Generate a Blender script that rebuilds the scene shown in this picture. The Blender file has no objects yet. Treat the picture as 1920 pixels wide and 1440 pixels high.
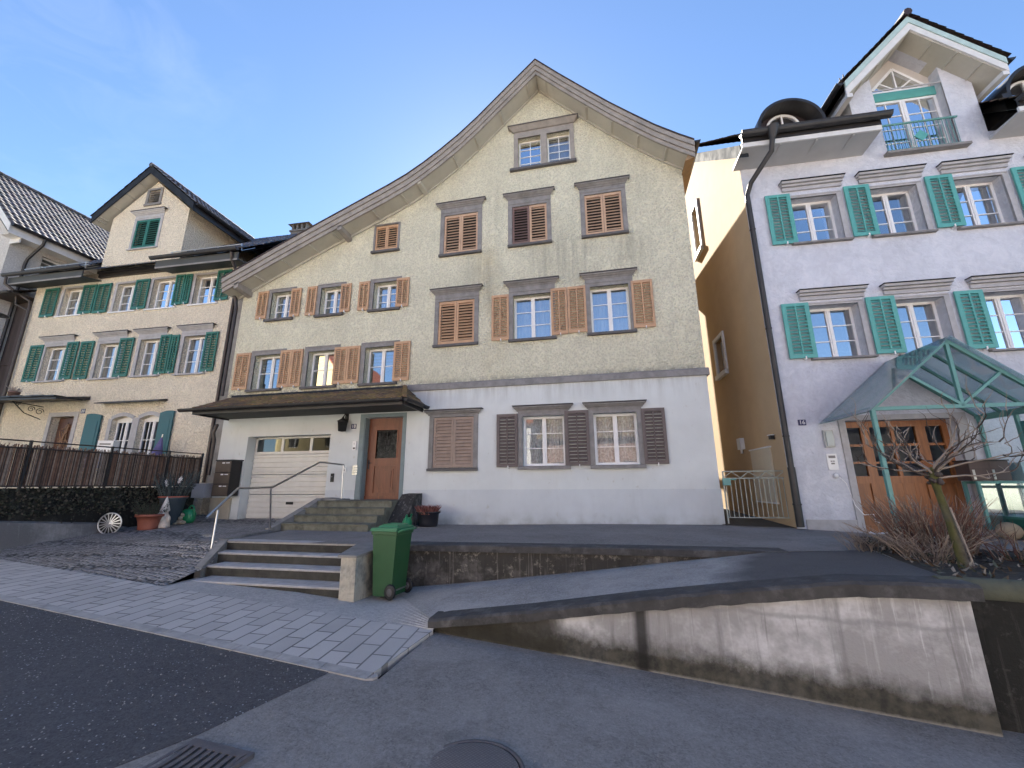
import bpy, bmesh, math, random
from mathutils import Vector, Matrix, noise as mnoise
from mathutils.geometry import tessellate_polygon
random.seed(7)
R = math.radians
sc = bpy.context.scene
COL = sc.collection

# ------------------------------------------------------------------ helpers
def tag(o, label=None, cat=None, group=None, kind=None):
    if label: o['label'] = label
    if cat: o['category'] = cat
    if group: o['group'] = group
    if kind: o['kind'] = kind
    return o

def empty(name, loc=(0, 0, 0), rz=0.0, label=None, cat=None, group=None):
    o = bpy.data.objects.new(name, None); COL.objects.link(o)
    o.location = loc; o.rotation_euler = (0, 0, rz); o.empty_display_size = 0.1
    return tag(o, label, cat, group)

class MB:
    def __init__(s): s.v = []; s.f = []; s.m = []; s.cur = 0; s.sm = []; s.smooth = False
    def add(s, vs, fs):
        b = len(s.v); s.v += [tuple(p) for p in vs]
        for f in fs: s.f.append(tuple(b + i for i in f)); s.m.append(s.cur); s.sm.append(s.smooth)
    def quad(s, a, b, c, d): s.add([a, b, c, d], [(0, 1, 2, 3)])
    def box(s, x0, x1, y0, y1, z0, z1):
        s.add([(x0, y0, z0), (x1, y0, z0), (x1, y1, z0), (x0, y1, z0), (x0, y0, z1), (x1, y0, z1), (x1, y1, z1), (x0, y1, z1)],
              [(0, 3, 2, 1), (4, 5, 6, 7), (0, 1, 5, 4), (1, 2, 6, 5), (2, 3, 7, 6), (3, 0, 4, 7)])
    def hexa(s, p):   # eight corners: bottom ring 0-3, top ring 4-7
        s.add(p, [(0, 3, 2, 1), (4, 5, 6, 7), (0, 1, 5, 4), (1, 2, 6, 5), (2, 3, 7, 6), (3, 0, 4, 7)])
    def bar(s, p, q, w, h, up=(0, 0, 1)):
        p = Vector(p); q = Vector(q); d = (q - p).normalized(); u = Vector(up)
        if abs(d.dot(u)) > .98: u = Vector((0, 1, 0))
        a = d.cross(u).normalized(); b = a.cross(d).normalized()
        c = []
        for e in (p, q):
            for sa, sb in ((-1, -1), (1, -1), (1, 1), (-1, 1)): c.append(e + a * (sa * w / 2) + b * (sb * h / 2))
        s.add(c, [(0, 1, 2, 3), (7, 6, 5, 4), (0, 4, 5, 1), (1, 5, 6, 2), (2, 6, 7, 3), (3, 7, 4, 0)])
    def tube(s, pts, r, n=8, cap=True):
        pts = [Vector(p) for p in pts]; k = len(pts); rings = []; old = s.smooth; s.smooth = True
        rr = r if isinstance(r, (list, tuple)) else [r] * k
        prev = None
        for i, p in enumerate(pts):
            d = (pts[min(i + 1, k - 1)] - pts[max(i - 1, 0)])
            d = d.normalized() if d.length > 1e-9 else Vector((0, 0, 1))
            if prev is None:
                u = Vector((0, 0, 1)) if abs(d.z) < .9 else Vector((1, 0, 0))
                a = d.cross(u).normalized()
            else:
                a = (prev - d * prev.dot(d)); a = a.normalized() if a.length > 1e-6 else d.orthogonal().normalized()
            prev = a; b = d.cross(a)
            rings.append([p + (a * math.cos(2 * math.pi * j / n) + b * math.sin(2 * math.pi * j / n)) * rr[i] for j in range(n)])
        vs = [q for ring in rings for q in ring]; fs = []
        for i in range(k - 1):
            for j in range(n):
                j2 = (j + 1) % n
                fs.append((i * n + j, i * n + j2, (i + 1) * n + j2, (i + 1) * n + j))
        s.add(vs, fs); s.smooth = old
        if cap: s.add(rings[0], [tuple(range(n - 1, -1, -1))]); s.add(rings[-1], [tuple(range(n))])
    def lathe(s, prof, c=(0, 0, 0), n=20, sx=1.0, sy=1.0):
        old = s.smooth; s.smooth = True; vs = []; fs = []
        for r, z in prof:
            for j in range(n):
                a = 2 * math.pi * j / n; vs.append((c[0] + r * sx * math.cos(a), c[1] + r * sy * math.sin(a), c[2] + z))
        for i in range(len(prof) - 1):
            for j in range(n):
                j2 = (j + 1) % n; fs.append((i * n + j, i * n + j2, (i + 1) * n + j2, (i + 1) * n + j))
        s.add(vs, fs); s.smooth = old
    def ball(s, c, r, n=10, sx=1, sy=1, sz=1):
        pr = [(r * math.sin(math.pi * i / n) + 1e-4, -r * sz * math.cos(math.pi * i / n)) for i in range(n + 1)]
        s.lathe(pr, c, n + 2, sx, sy)
    def prism(s, poly, y0, y1):    # polygon in x,z extruded along y (y0 front)
        n = len(poly); a = [(p[0], y0, p[1]) for p in poly]; b = [(p[0], y1, p[1]) for p in poly]
        t = tessellate_polygon([[Vector((p[0], p[1], 0)) for p in poly]])
        fs = [tuple(x) for x in t] + [tuple(n + i for i in reversed(x)) for x in t]
        fs += [(i, n + i, n + (i + 1) % n, (i + 1) % n) for i in range(n)]
        s.add(a + b, fs)
    def prismz(s, poly, z0, z1):
        n = len(poly); zz0 = z0 if isinstance(z0, (list, tuple)) else [z0] * n; zz1 = z1 if isinstance(z1, (list, tuple)) else [z1] * n
        a = [(p[0], p[1], zz0[i]) for i, p in enumerate(poly)]; b = [(p[0], p[1], zz1[i]) for i, p in enumerate(poly)]
        t = tessellate_polygon([[Vector((p[0], p[1], 0)) for p in poly]])
        fs = [tuple(reversed(x)) for x in t] + [tuple(n + i for i in x) for x in t]
        fs += [(i, (i + 1) % n, n + (i + 1) % n, n + i) for i in range(n)]
        s.add(a + b, fs)
    def facade(s, outline, holes, v=0.0, depth=0.2):   # wall front in the x,z plane with openings and their reveals
        loops = [outline] + holes; flat = [p for l in loops for p in l]
        t = tessellate_polygon([[Vector((p[0], p[1], 0)) for p in l] for l in loops])
        s.add([(p[0], v, p[1]) for p in flat], [tuple(x) for x in t])
        for h in holes:
            k = len(h)
            for i in range(k):
                p, q = h[i], h[(i + 1) % k]
                s.quad((p[0], v, p[1]), (q[0], v, q[1]), (q[0], v + depth, q[1]), (p[0], v + depth, p[1]))
    def ruled(s, A, B, m=8):
        n = len(A); vs = []; fs = []
        for j in range(m + 1):
            t = j / m
            for a, b in zip(A, B): vs.append(tuple(a[i] + (b[i] - a[i]) * t for i in range(3)))
        for j in range(m):
            for i in range(n - 1): fs.append((j * n + i, j * n + i + 1, (j + 1) * n + i + 1, (j + 1) * n + i))
        s.add(vs, fs)
    def build(s, name, mats, parent=None, fix=True):
        me = bpy.data.meshes.new(name); me.from_pydata(s.v, [], s.f); me.update()
        mats = mats if isinstance(mats, (list, tuple)) else [mats]
        for x in mats: me.materials.append(x)
        for p, mi, sm in zip(me.polygons, s.m, s.sm): p.material_index = mi; p.use_smooth = sm
        if fix:
            bm = bmesh.new(); bm.from_mesh(me); bmesh.ops.recalc_face_normals(bm, faces=bm.faces); bm.to_mesh(me); bm.free()
        o = bpy.data.objects.new(name, me); COL.objects.link(o)
        if parent: o.parent = parent
        return o

def rect(u0, u1, z0, z1): return [(u0, z0), (u1, z0), (u1, z1), (u0, z1)]

# ------------------------------------------------------------------ materials
class NT:
    def __init__(s, name):
        s.mat = bpy.data.materials.new(name); s.mat.use_nodes = True; s.t = s.mat.node_tree; s.t.nodes.clear()
        s.out = s.n('ShaderNodeOutputMaterial'); s.bs = s.n('ShaderNodeBsdfPrincipled'); s.l(s.bs.outputs[0], s.out.inputs[0])
        s.co = s.n('ShaderNodeTexCoord').outputs['Object']
    def n(s, t, **k):
        x = s.t.nodes.new(t)
        for a, b in k.items(): setattr(x, a, b)
        return x
    def l(s, a, b): s.t.links.new(a, b)
    def mapping(s, scale, loc=(0, 0, 0), rot=(0, 0, 0)):
        m = s.n('ShaderNodeMapping'); m.inputs['Scale'].default_value = scale; m.inputs['Location'].default_value = loc; m.inputs['Rotation'].default_value = rot
        s.l(s.co, m.inputs[0]); return m.outputs[0]
    def noise(s, scale, detail=4, rough=.6, vec=None, dist=0.0):
        x = s.n('ShaderNodeTexNoise'); x.inputs['Scale'].default_value = scale; x.inputs['Detail'].default_value = detail
        x.inputs['Roughness'].default_value = rough; x.inputs['Distortion'].default_value = dist
        s.l(vec if vec is not None else s.co, x.inputs['Vector']); return x.outputs[0]
    def voro(s, scale, feature='F1', vec=None, rnd=1.0, out=0):
        x = s.n('ShaderNodeTexVoronoi'); x.feature = feature; x.inputs['Scale'].default_value = scale; x.inputs['Randomness'].default_value = rnd
        s.l(vec if vec is not None else s.co, x.inputs['Vector']); return x.outputs[out]
    def ramp(s, fac, lo, hi, a=0.0, b=1.0):
        m = s.n('ShaderNodeMapRange'); m.clamp = True
        for i, v in zip((1, 2, 3, 4), (lo, hi, a, b)): m.inputs[i].default_value = v
        s.l(fac, m.inputs[0]); return m.outputs[0]
    def math(s, op, a, b=None, c=None):
        m = s.n('ShaderNodeMath'); m.operation = op
        for i, v in enumerate((a, b, c)):
            if v is None: continue
            if isinstance(v, (int, float)): m.inputs[i].default_value = v
            else: s.l(v, m.inputs[i])
        return m.outputs[0]
    def mix(s, fac, a, b, mode='MIX'):
        m = s.n('ShaderNodeMix'); m.data_type = 'RGBA'; m.blend_type = mode
        for sock, v in ((m.inputs[0], fac), (m.inputs[6], a), (m.inputs[7], b)):
            if isinstance(v, (int, float)): sock.default_value = v
            elif isinstance(v, tuple): sock.default_value = (*v[:3], 1)
            else: s.l(v, sock)
        return m.outputs[2]
    def xyz(s):
        x = s.n('ShaderNodeSeparateXYZ'); s.l(s.co, x.inputs[0]); return x.outputs
    def col(s, c):
        if isinstance(c, tuple): s.bs.inputs['Base Color'].default_value = (*c[:3], 1)
        else: s.l(c, s.bs.inputs['Base Color'])
    def rough(s, r):
        if isinstance(r, (int, float)): s.bs.inputs['Roughness'].default_value = r
        else: s.l(r, s.bs.inputs['Roughness'])
    def bump(s, h, strength=.5, dist=.01, prev=None):
        b = s.n('ShaderNodeBump'); b.inputs['Strength'].default_value = strength; b.inputs['Distance'].default_value = dist
        s.l(h, b.inputs['Height'])
        if prev is not None: s.l(prev, b.inputs['Normal'])
        s.l(b.outputs[0], s.bs.inputs['Normal']); return b.outputs[0]
    def set(s, name, v): s.bs.inputs[name].default_value = v
    def band(s, val, c, w, soft):   # 1 inside |val-c|<w
        return s.ramp(s.math('ABSOLUTE', s.math('SUBTRACT', val, c)), w, w + soft, 1, 0)

def plain(name, c, rough=.6, var=.15, scale=6.0, bump=0.0, bscale=40, metal=0.0, spec=.5, dirt=None, dscale=2.0):
    t = NT(name)
    n = t.ramp(t.noise(scale, 5), .3, .7)
    d = tuple(x * (1 - var) for x in c); l = tuple(min(1, x * (1 + var)) for x in c)
    col = t.mix(n, d, l)
    if dirt: col = t.mix(t.ramp(t.noise(dscale, 6, .7), .5, .72, 0, .8), col, dirt)
    t.col(col); t.rough(t.ramp(n, 0, 1, rough * .9, min(1, rough * 1.1))); t.set('Metallic', metal); t.set('Specular IOR Level', spec)
    if bump: t.bump(t.noise(bscale, 4), bump, .01)
    return t.mat

def stucco(name, c, bscale=38, bstr=.9, bdist=.02, var=.1, streak=.25, streak_col=(.2, .2, .17), extra=None, rough=.95, cell=True, foot=None):
    t = NT(name); x, y, z = t.xyz()
    big = t.noise(.6, 4, .6); mid = t.noise(3, 4, .6)
    col = t.mix(t.ramp(big, .35, .65), tuple(v * (1 - var) for v in c), tuple(min(1, v * (1 + var * .5)) for v in c))
    col = t.mix(t.ramp(mid, .45, .75, 0, .35), col, tuple(v * .86 for v in c))
    sv = t.mapping((2.2, 2.2, .22)); st = t.noise(1.0, 6, .65, sv)
    col = t.mix(t.ramp(st, .55, .8, 0, streak), col, streak_col)
    if extra: col = extra(t, col, x, y, z)
    h = t.noise(bscale, 3, .65)
    if cell:
        vv = t.voro(bscale * .9); h = t.math('ADD', t.math('MULTIPLY', h, .7), t.math('MULTIPLY', vv, .6))
        col = t.mix(t.ramp(h, .45, .8, .42, 0), col, tuple(v * .5 for v in c)); col = t.mix(t.ramp(t.noise(bscale * .8, 2, .5), .55, .7, 0, .3), col, tuple(min(.85, v * 1.3) for v in c))
    t.col(col); t.rough(rough); t.set('Specular IOR Level', .2)
    t.bump(h, bstr, bdist)
    return t.mat

M = {}
def main_extra(t, col, x, y, z):
    # rain stains under the second row of closed windows and rusty yellow run-off
    sv = t.mapping((4.5, 1, .35)); n = t.noise(1.0, 5, .7, sv)
    def spot(cx, wx, cz, wz): return t.math('MULTIPLY', t.band(x, cx, wx * .4, wx), t.band(z, cz, wz * .5, wz * .8))
    g = t.math('MAXIMUM', spot(-.75, .9, 5.75, .9), spot(-3.0, .5, 5.4, .9)); g = t.math('MAXIMUM', g, spot(.9, .5, 5.9, .5))
    g = t.math('MULTIPLY', g, t.ramp(n, .38, .68))
    col = t.mix(t.math('MULTIPLY', g, .62), col, (.15, .15, .12))
    yl = t.math('MULTIPLY', t.math('MAXIMUM', spot(-2.85, .35, 5.6, 1.3), spot(-2.6, .3, 3.2, .8)), t.ramp(t.noise(1.4, 4), .35, .65))
    col = t.mix(t.math('MULTIPLY', yl, .35), col, (.5, .4, .2))
    lo = t.math('MULTIPLY', t.ramp(z, 2.6, 2.75, 1, 0), t.ramp(t.noise(7, 4), .35, .6))
    return t.mix(t.math('MULTIPLY', lo, .75), col, (.09, .09, .08))
M['roughcast'] = stucco('cream_roughcast', (.77, .74, .58), 23, 1.0, .06, .12, .3, (.28, .27, .2), main_extra)
def low_extra(t, col, x, y, z):
    n = t.noise(1.0, 5, .7, t.mapping((6, 1, .6)))
    a = t.math('MULTIPLY', t.ramp(z, 1.9, 2.44, 0, 1), t.ramp(n, .42, .7))
    col = t.mix(t.math('MULTIPLY', a, .45), col, (.2, .2, .19))
    b = t.math('MULTIPLY', t.ramp(z, -.95, -.62, 1, 0), t.ramp(t.noise(3, 5), .35, .7))
    col = t.mix(t.math('MULTIPLY', b, .6), col, (.17, .17, .11))
    c = t.ramp(t.noise(5, 4, .6, t.mapping((1.5, 1, 1))), .64, .72, 0, .35)
    return t.mix(c, col, (.36, .33, .24))
M['plaster'] = stucco('pale_plaster', (.65, .68, .68), 60, .35, .008, .08, .18, (.32, .31, .27), low_extra, cell=False)
M['plinth'] = stucco('plinth_plaster', (.58, .615, .64), 60, .35, .008, .08, .2, (.3, .3, .28), low_extra, cell=False)
M['peach'] = stucco('peach_roughcast', (.80, .715, .58), 23, 1.0, .05, .1, .2, (.4, .35, .27))
def lilac_extra(t, col, x, y, z):
    a = t.noise(4.5, 5, .65, None, 1.2); col = t.mix(t.ramp(a, .48, .7, 0, .5), col, (.74, .74, .79)); col = t.mix(t.ramp(a, .5, .3, 0, .35), col, (.46, .46, .52))
    b = t.math('MULTIPLY', t.ramp(z, -.95, -.35, 1, 0), t.ramp(t.noise(3, 5), .35, .7)); return t.mix(t.math('MULTIPLY', b, .5), col, (.30, .28, .26))
M['lilac'] = stucco('grey_lilac_render', (.60, .62, .685), 13, .9, .03, .12, .15, (.42, .42, .44), lilac_extra, cell=False)
M['alley'] = stucco('beige_render', (.47, .345, .215), 30, .5, .01, .08, .15, (.4, .33, .22), cell=False)
M['whitewall'] = stucco('white_roughcast', (.58, .56, .54), 30, .8, .02, .08, .15, (.35, .34, .32))
M['stone'] = plain('grey_window_stone', (.235, .225, .22), .8, .18, 7, .25, 60, dirt=(.14, .135, .13))
M['stone_light'] = plain('light_window_stone', (.42, .41, .42), .8, .12, 7, .2, 60, dirt=(.3, .3, .31))
M['stone_dark'] = plain('dark_sill_stone', (.105, .10, .10), .75, .2, 8, .25, 60)
M['white'] = plain('white_window_paint', (.80, .80, .80), .45, .04, 9)
M['dark_metal'] = plain('dark_sheet_metal', (.035, .034, .036), .45, .25, 5, metal=.3)
M['lead'] = plain('blue_grey_sheet_metal', (.030, .036, .046), .9, .2, 4, spec=.05)
M['copper_pipe'] = plain('dark_brown_pipe', (.055, .045, .042), .42, .2, 6, metal=.4)
M['steel'] = plain('brushed_steel', (.55, .55, .55), .32, .1, 14, metal=1.0)
M['black'] = plain('black_plastic', (.012, .012, .013), .5, .2)
M['interior'] = plain('dark_interior', (.03, .028, .026), .9, .1)
M['tan_shutter'] = plain('tan_brown_shutter_paint', (.50, .31, .185), .6, .10, 5, dirt=(.35, .22, .145), dscale=3)
M['tan_pale'] = plain('faded_tan_shutter_paint', (.52, .35, .235), .65, .10, 5, dirt=(.33, .22, .16), dscale=3)
M['umber_shutter'] = plain('bare_dark_shutter_wood', (.18, .115, .10), .7, .12, 6)
M['grey_shutter'] = plain('grey_brown_shutter_paint', (.125, .10, .095), .6, .12, 6)
M['worn_shutter'] = plain('worn_grey_tan_shutter_paint', (.33, .25, .205), .75, .15, 6, dirt=(.26, .215, .19), dscale=4)
M['green_shutter'] = plain('dark_green_shutter_paint', (.026, .145, .112), .5, .15, 6)
M['petrol_shutter'] = plain('petrol_blue_shutter_paint', (.022, .105, .125), .5, .1, 6)
M['teal_shutter'] = plain('teal_shutter_paint', (.10, .36, .33), .5, .08, 6)
M['teal_frame'] = plain('teal_steel_paint', (.11, .29, .27), .45, .1, 6)
M['pale_teal'] = plain('pale_teal_board_paint', (.42, .56, .55), .6, .1, 6, dirt=(.36, .44, .44))
M['board_grey'] = plain('weathered_grey_board_paint', (.30, .275, .25), .75, .15, 5, .2, 30, dirt=(.2, .185, .17), dscale=3)
M['soffit'] = plain('pale_soffit_paint', (.48, .46, .40), .7, .1, 4, dirt=(.38, .36, .3), dscale=2)
M['white_board'] = plain('white_board_paint', (.66, .66, .66), .6, .08, 5)
M['grey_soffit'] = plain('grey_soffit_board', (.42, .43, .45), .7, .06, 3)
M['oak'] = plain('brown_soffit_timber', (.26, .17, .09), .7, .25, 5)
M['curtain'] = plain('white_net_curtain', (.72, .72, .74), .9, .06, 10)
M['lace'] = plain('grey_lace_curtain', (.62, .62, .64), .9, .35, 22)

def glass(name, fac=.30, tint=(.80, .84, .85), wav=.03, haze=0, fr_=.8):
    t = NT(name); t.t.nodes.remove(t.bs)
    tr = t.n('ShaderNodeBsdfTransparent'); tr.inputs[0].default_value = (*tint, 1)
    gl = t.n('ShaderNodeBsdfGlossy'); gl.inputs['Roughness'].default_value = .012; gl.inputs['Color'].default_value = (.95, .97, 1, 1)
    b = t.n('ShaderNodeBump'); b.inputs['Strength'].default_value = wav; b.inputs['Distance'].default_value = .02
    t.l(t.noise(2.2, 1, .5), b.inputs['Height']); t.l(b.outputs[0], gl.inputs['Normal'])
    fr = t.n('ShaderNodeFresnel'); fr.inputs[0].default_value = 1.5
    f = t.math('ADD', t.math('MULTIPLY', fr.outputs[0], fr_), fac)
    m = t.n('ShaderNodeMixShader'); t.l(f, m.inputs[0]); t.l(tr.outputs[0], m.inputs[1]); t.l(gl.outputs[0], m.inputs[2])
    sh = m.outputs[0]
    if haze:   # dusty glass scatters some light
        tl = t.n('ShaderNodeBsdfTranslucent'); tl.inputs[0].default_value = (.72, .82, .82, 1); df = t.n('ShaderNodeBsdfDiffuse'); df.inputs[0].default_value = (.62, .72, .72, 1)
        a_ = t.n('ShaderNodeMixShader'); a_.inputs[0].default_value = .3; t.l(tl.outputs[0], a_.inputs[1]); t.l(df.outputs[0], a_.inputs[2])
        b_ = t.n('ShaderNodeMixShader'); b_.inputs[0].default_value = haze; t.l(sh, b_.inputs[1]); t.l(a_.outputs[0], b_.inputs[2]); sh = b_.outputs[0]
    t.l(sh, t.out.inputs[0]); return t.mat
M['glass'] = glass('window_glass', .40, (.72, .76, .78))
M['glass_dim'] = glass('old_window_glass', .07, wav=.06)
M['glass_dark'] = glass('dark_window_glass', .0, (.5, .54, .6), wav=.04, fr_=.12)
M['canopy_glass'] = glass('canopy_glass', .05, (.88, .95, .94), .01, .16)

def wood(name, c, scale=1.0, rough=.45):
    t = NT(name); v = t.mapping((14 * scale, 14 * scale, 1.0 * scale)); n = t.noise(1.6, 5, .65, v, .6)
    t.col(t.mix(t.ramp(n, .3, .7), tuple(x * .6 for x in c), tuple(x * 1.25 for x in c))); t.rough(rough); t.bump(n, .12, .004); return t.mat
M['door_wood'] = wood('red_brown_door_wood', (.185, .062, .030))
M['door_orange'] = wood('orange_brown_door_wood', (.30, .115, .040))
M['old_door'] = wood('carved_dark_door_wood', (.095, .042, .028))
def boards(name, c):
    t = NT(name); x, y, z = t.xyz()
    w = t.math('FRACT', t.math('MULTIPLY', t.math('ADD', x, y), 5.2)); idx = t.math('FLOOR', t.math('MULTIPLY', t.math('ADD', x, y), 5.2))
    wn = t.n('ShaderNodeTexWhiteNoise'); wn.noise_dimensions = '1D'; t.l(idx, wn.inputs['W'])
    n = t.noise(1.4, 5, .65, t.mapping((9, 9, .8)))
    col = t.mix(t.math('ADD', t.math('MULTIPLY', n, .6), t.math('MULTIPLY', wn.outputs[0], .4)), tuple(q * .45 for q in c), tuple(q * 1.6 for q in c))
    gap = t.ramp(w, .0, .06, 1, 0); t.col(t.mix(gap, col, (.005, .004, .004))); t.rough(.85); t.bump(t.ramp(w, 0, .08), .6, .02); return t.mat
M['boards'] = boards('dark_weathered_boards', (.050, .040, .042))

def tile_mat(name, c, moss=0.0, frost=0.0, rough=.6):
    t = NT(name); n = t.noise(9, 5, .7); b = t.noise(1.3, 5, .7)
    vv = t.voro(3.2, out=1)
    col = t.mix(t.ramp(n, .3, .7), tuple(x * .55 for x in c), tuple(x * 1.5 for x in c))
    col = t.mix(.25, col, t.mix(1.0, vv, c, 'MULTIPLY'))
    if moss:
        mm = t.math('MULTIPLY', t.ramp(b, .40, .55), t.ramp(t.noise(14, 4), .35, .55))
        col = t.mix(t.math('MULTIPLY', mm, moss), col, t.mix(t.ramp(t.noise(5, 3), .4, .6), (.15, .13, .035), (.26, .165, .08)))
    if frost: col = t.mix(t.math('MULTIPLY', t.math('MULTIPLY', t.ramp(b, .42, .6), t.ramp(n, .4, .62)), frost), col, (.5, .52, .58))
    t.col(col); t.rough(rough); t.bump(n, .3, .01); return t.mat
M['tile'] = tile_mat('dark_brown_roof_tile', (.045, .030, .026))
M['tile_moss'] = tile_mat('mossy_roof_tile', (.085, .056, .046), .95)
M['tile_glaze'] = tile_mat('glazed_black_roof_tile', (.055, .044, .045), 0, .30, .52)
M['tile_red'] = tile_mat('red_roof_tile', (.30, .10, .05))

# grounds
def asphalt(name, c, sp=.5, patch=.2, rough=.9, glint=0.0, seedoff=0.0, stain=None, extra=None):
    t = NT(name); v = t.mapping((1, 1, 1), (seedoff, seedoff * .7, 0))
    f = t.noise(62, 4, .75, v); m = t.noise(17, 4, .7, v); b = t.noise(.9, 5, .65, v)
    col = t.mix(t.ramp(f, .36, .66), tuple(x * (1 - sp) for x in c), tuple(x * (1 + sp) for x in c))
    col = t.mix(t.ramp(m, .42, .68, 0, .45), col, tuple(x * 1.55 for x in c)); col = t.mix(t.ramp(t.noise(31, 3, .7, v), .52, .66, 0, .4), col, tuple(x * .45 for x in c))
    col = t.mix(t.ramp(b, .4, .66, 0, patch), col, tuple(x * 1.9 for x in c))
    col = t.mix(t.ramp(t.noise(2.3, 5, .7, v), .55, .75, 0, patch * 1.3), col, tuple(x * .5 for x in c))
    if glint:
        vo = t.voro(26, vec=v); g = t.math('MULTIPLY', t.ramp(vo, .10, .17, 1, 0), t.ramp(t.noise(3.2, 4, .7, v), .44, .6))
        col = t.mix(t.math('MULTIPLY', g, glint), col, (.5, .52, .56))
    if stain:
        col = t.mix(t.ramp(t.noise(5, 5, .75, v), .62, .72, 0, .55), col, stain)
    if extra: col = extra(t, col)
    t.col(col); t.rough(rough); t.set('Specular IOR Level', .35); t.bump(t.math('ADD', f, t.math('MULTIPLY', m, .8)), .55, .012); return t.mat
M['road'] = asphalt('dark_new_asphalt', (.086, .082, .084), .5, .14, .8, .85)
M['road_old'] = asphalt('grey_old_asphalt', (.24, .222, .205), .45, .4, .9, .12, 3.0)
M['ramp'] = asphalt('bleached_ramp_asphalt', (.33, .31, .29), .5, .38, .92, .1, 7.0, (.22, .21, .21))
def fresh(t, col):
    x, y, z = t.xyz(); e = t.math('ADD', x, t.math('MULTIPLY', t.math('SUBTRACT', t.noise(1.6, 3, .5), .5), .7)); e = t.math('SUBTRACT', e, t.math('MULTIPLY', t.math('SUBTRACT', y, 5.0), .35))
    return t.mix(t.math('MULTIPLY', t.ramp(e, 1.0, 1.5), .85), col, t.mix(t.ramp(t.noise(150, 3, .7), .3, .7), (.045, .042, .042), (.115, .108, .105)))
M['ramp'] = asphalt('bleached_ramp_asphalt', (.33, .31, .29), .5, .38, .92, .1, 7.0, (.28, .27, .275), fresh)
M['terrace'] = asphalt('terrace_asphalt', (.225, .205, .192), .5, .32, .9, 0, 11.0, (.13, .125, .125))
M['concrete_strip'] = asphalt('grey_screed', (.42, .395, .37), .35, .25, .92, 0, 5.0, (.3, .29, .28))
def paver_mat(name, c, mortar, bw, rh, scale, rot, off=.5, msize=.012, var=.25, bumpd=.01):
    t = NT(name); v = t.mapping((1, 1, 1), (0, 0, 0), (0, 0, rot))
    br = t.n('ShaderNodeTexBrick'); br.offset = off; br.inputs['Scale'].default_value = scale
    br.inputs['Brick Width'].default_value = bw; br.inputs['Row Height'].default_value = rh; br.inputs['Mortar Size'].default_value = msize
    br.inputs['Mortar Smooth'].default_value = .3; br.inputs['Bias'].default_value = 0
    br.inputs['Color1'].default_value = (*[x * (1 - var) for x in c], 1); br.inputs['Color2'].default_value = (*[x * (1 + var) for x in c], 1); br.inputs['Mortar'].default_value = (*mortar, 1)
    t.l(v, br.inputs['Vector'])
    f = t.noise(90, 3, .7); b = t.noise(1.2, 4, .6)
    col = t.mix(t.ramp(f, .3, .7, 0, .3), br.outputs[0], tuple(x * .6 for x in c))
    col = t.mix(t.ramp(b, .4, .7, 0, .3), col, tuple(x * 1.25 for x in c))
    col = t.mix(t.ramp(t.noise(4, 5, .7), .6, .75, 0, .4), col, tuple(x * .55 for x in c))
    t.col(col); t.rough(.9); n1 = t.bump(t.math('SUBTRACT', 1.0, br.outputs['Fac']), .7, bumpd); t.bump(f, .3, .006, n1); return t.mat
M['kerb'] = plain('pale_granite_kerb', (.42, .395, .37), .85, .15, 12, .3, 120, dirt=(.2, .2, .2), dscale=4)
def cobble_mat():
    t = NT('worn_cobble_setts'); v = t.mapping((11.5, 11.5, 11.5), (0, 0, 0), (0, 0, .12))
    d = t.voro(1.0, 'DISTANCE_TO_EDGE', v, .34); cc = t.voro(1.0, 'F1', v, .34, 1); f = t.noise(60, 3, .7); b = t.noise(.8, 4, .6)
    sepc = t.n('ShaderNodeSeparateColor'); t.l(cc, sepc.inputs[0])
    col = t.mix(sepc.outputs[0], (.25, .235, .225), (.45, .425, .405))
    col = t.mix(t.ramp(f, .3, .7, 0, .3), col, (.06, .06, .06)); col = t.mix(t.ramp(b, .42, .68, 0, .4), col, (.46, .45, .46))
    col = t.mix(t.ramp(d, .03, .10, 1, 0), col, (.06, .058, .055))
    t.col(col); t.rough(.85); t.bump(t.ramp(d, .0, .22), .9, .03); return t.mat
M['cobble'] = cobble_mat()
M['soil'] = plain('dark_soil', (.05, .042, .032), 1.0, .5, 20, .9, 40, dirt=(.07, .06, .04), dscale=9)
M['earth'] = plain('brown_earth', (.07, .06, .05), 1.0, .3, .5, .3, 10)
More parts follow.
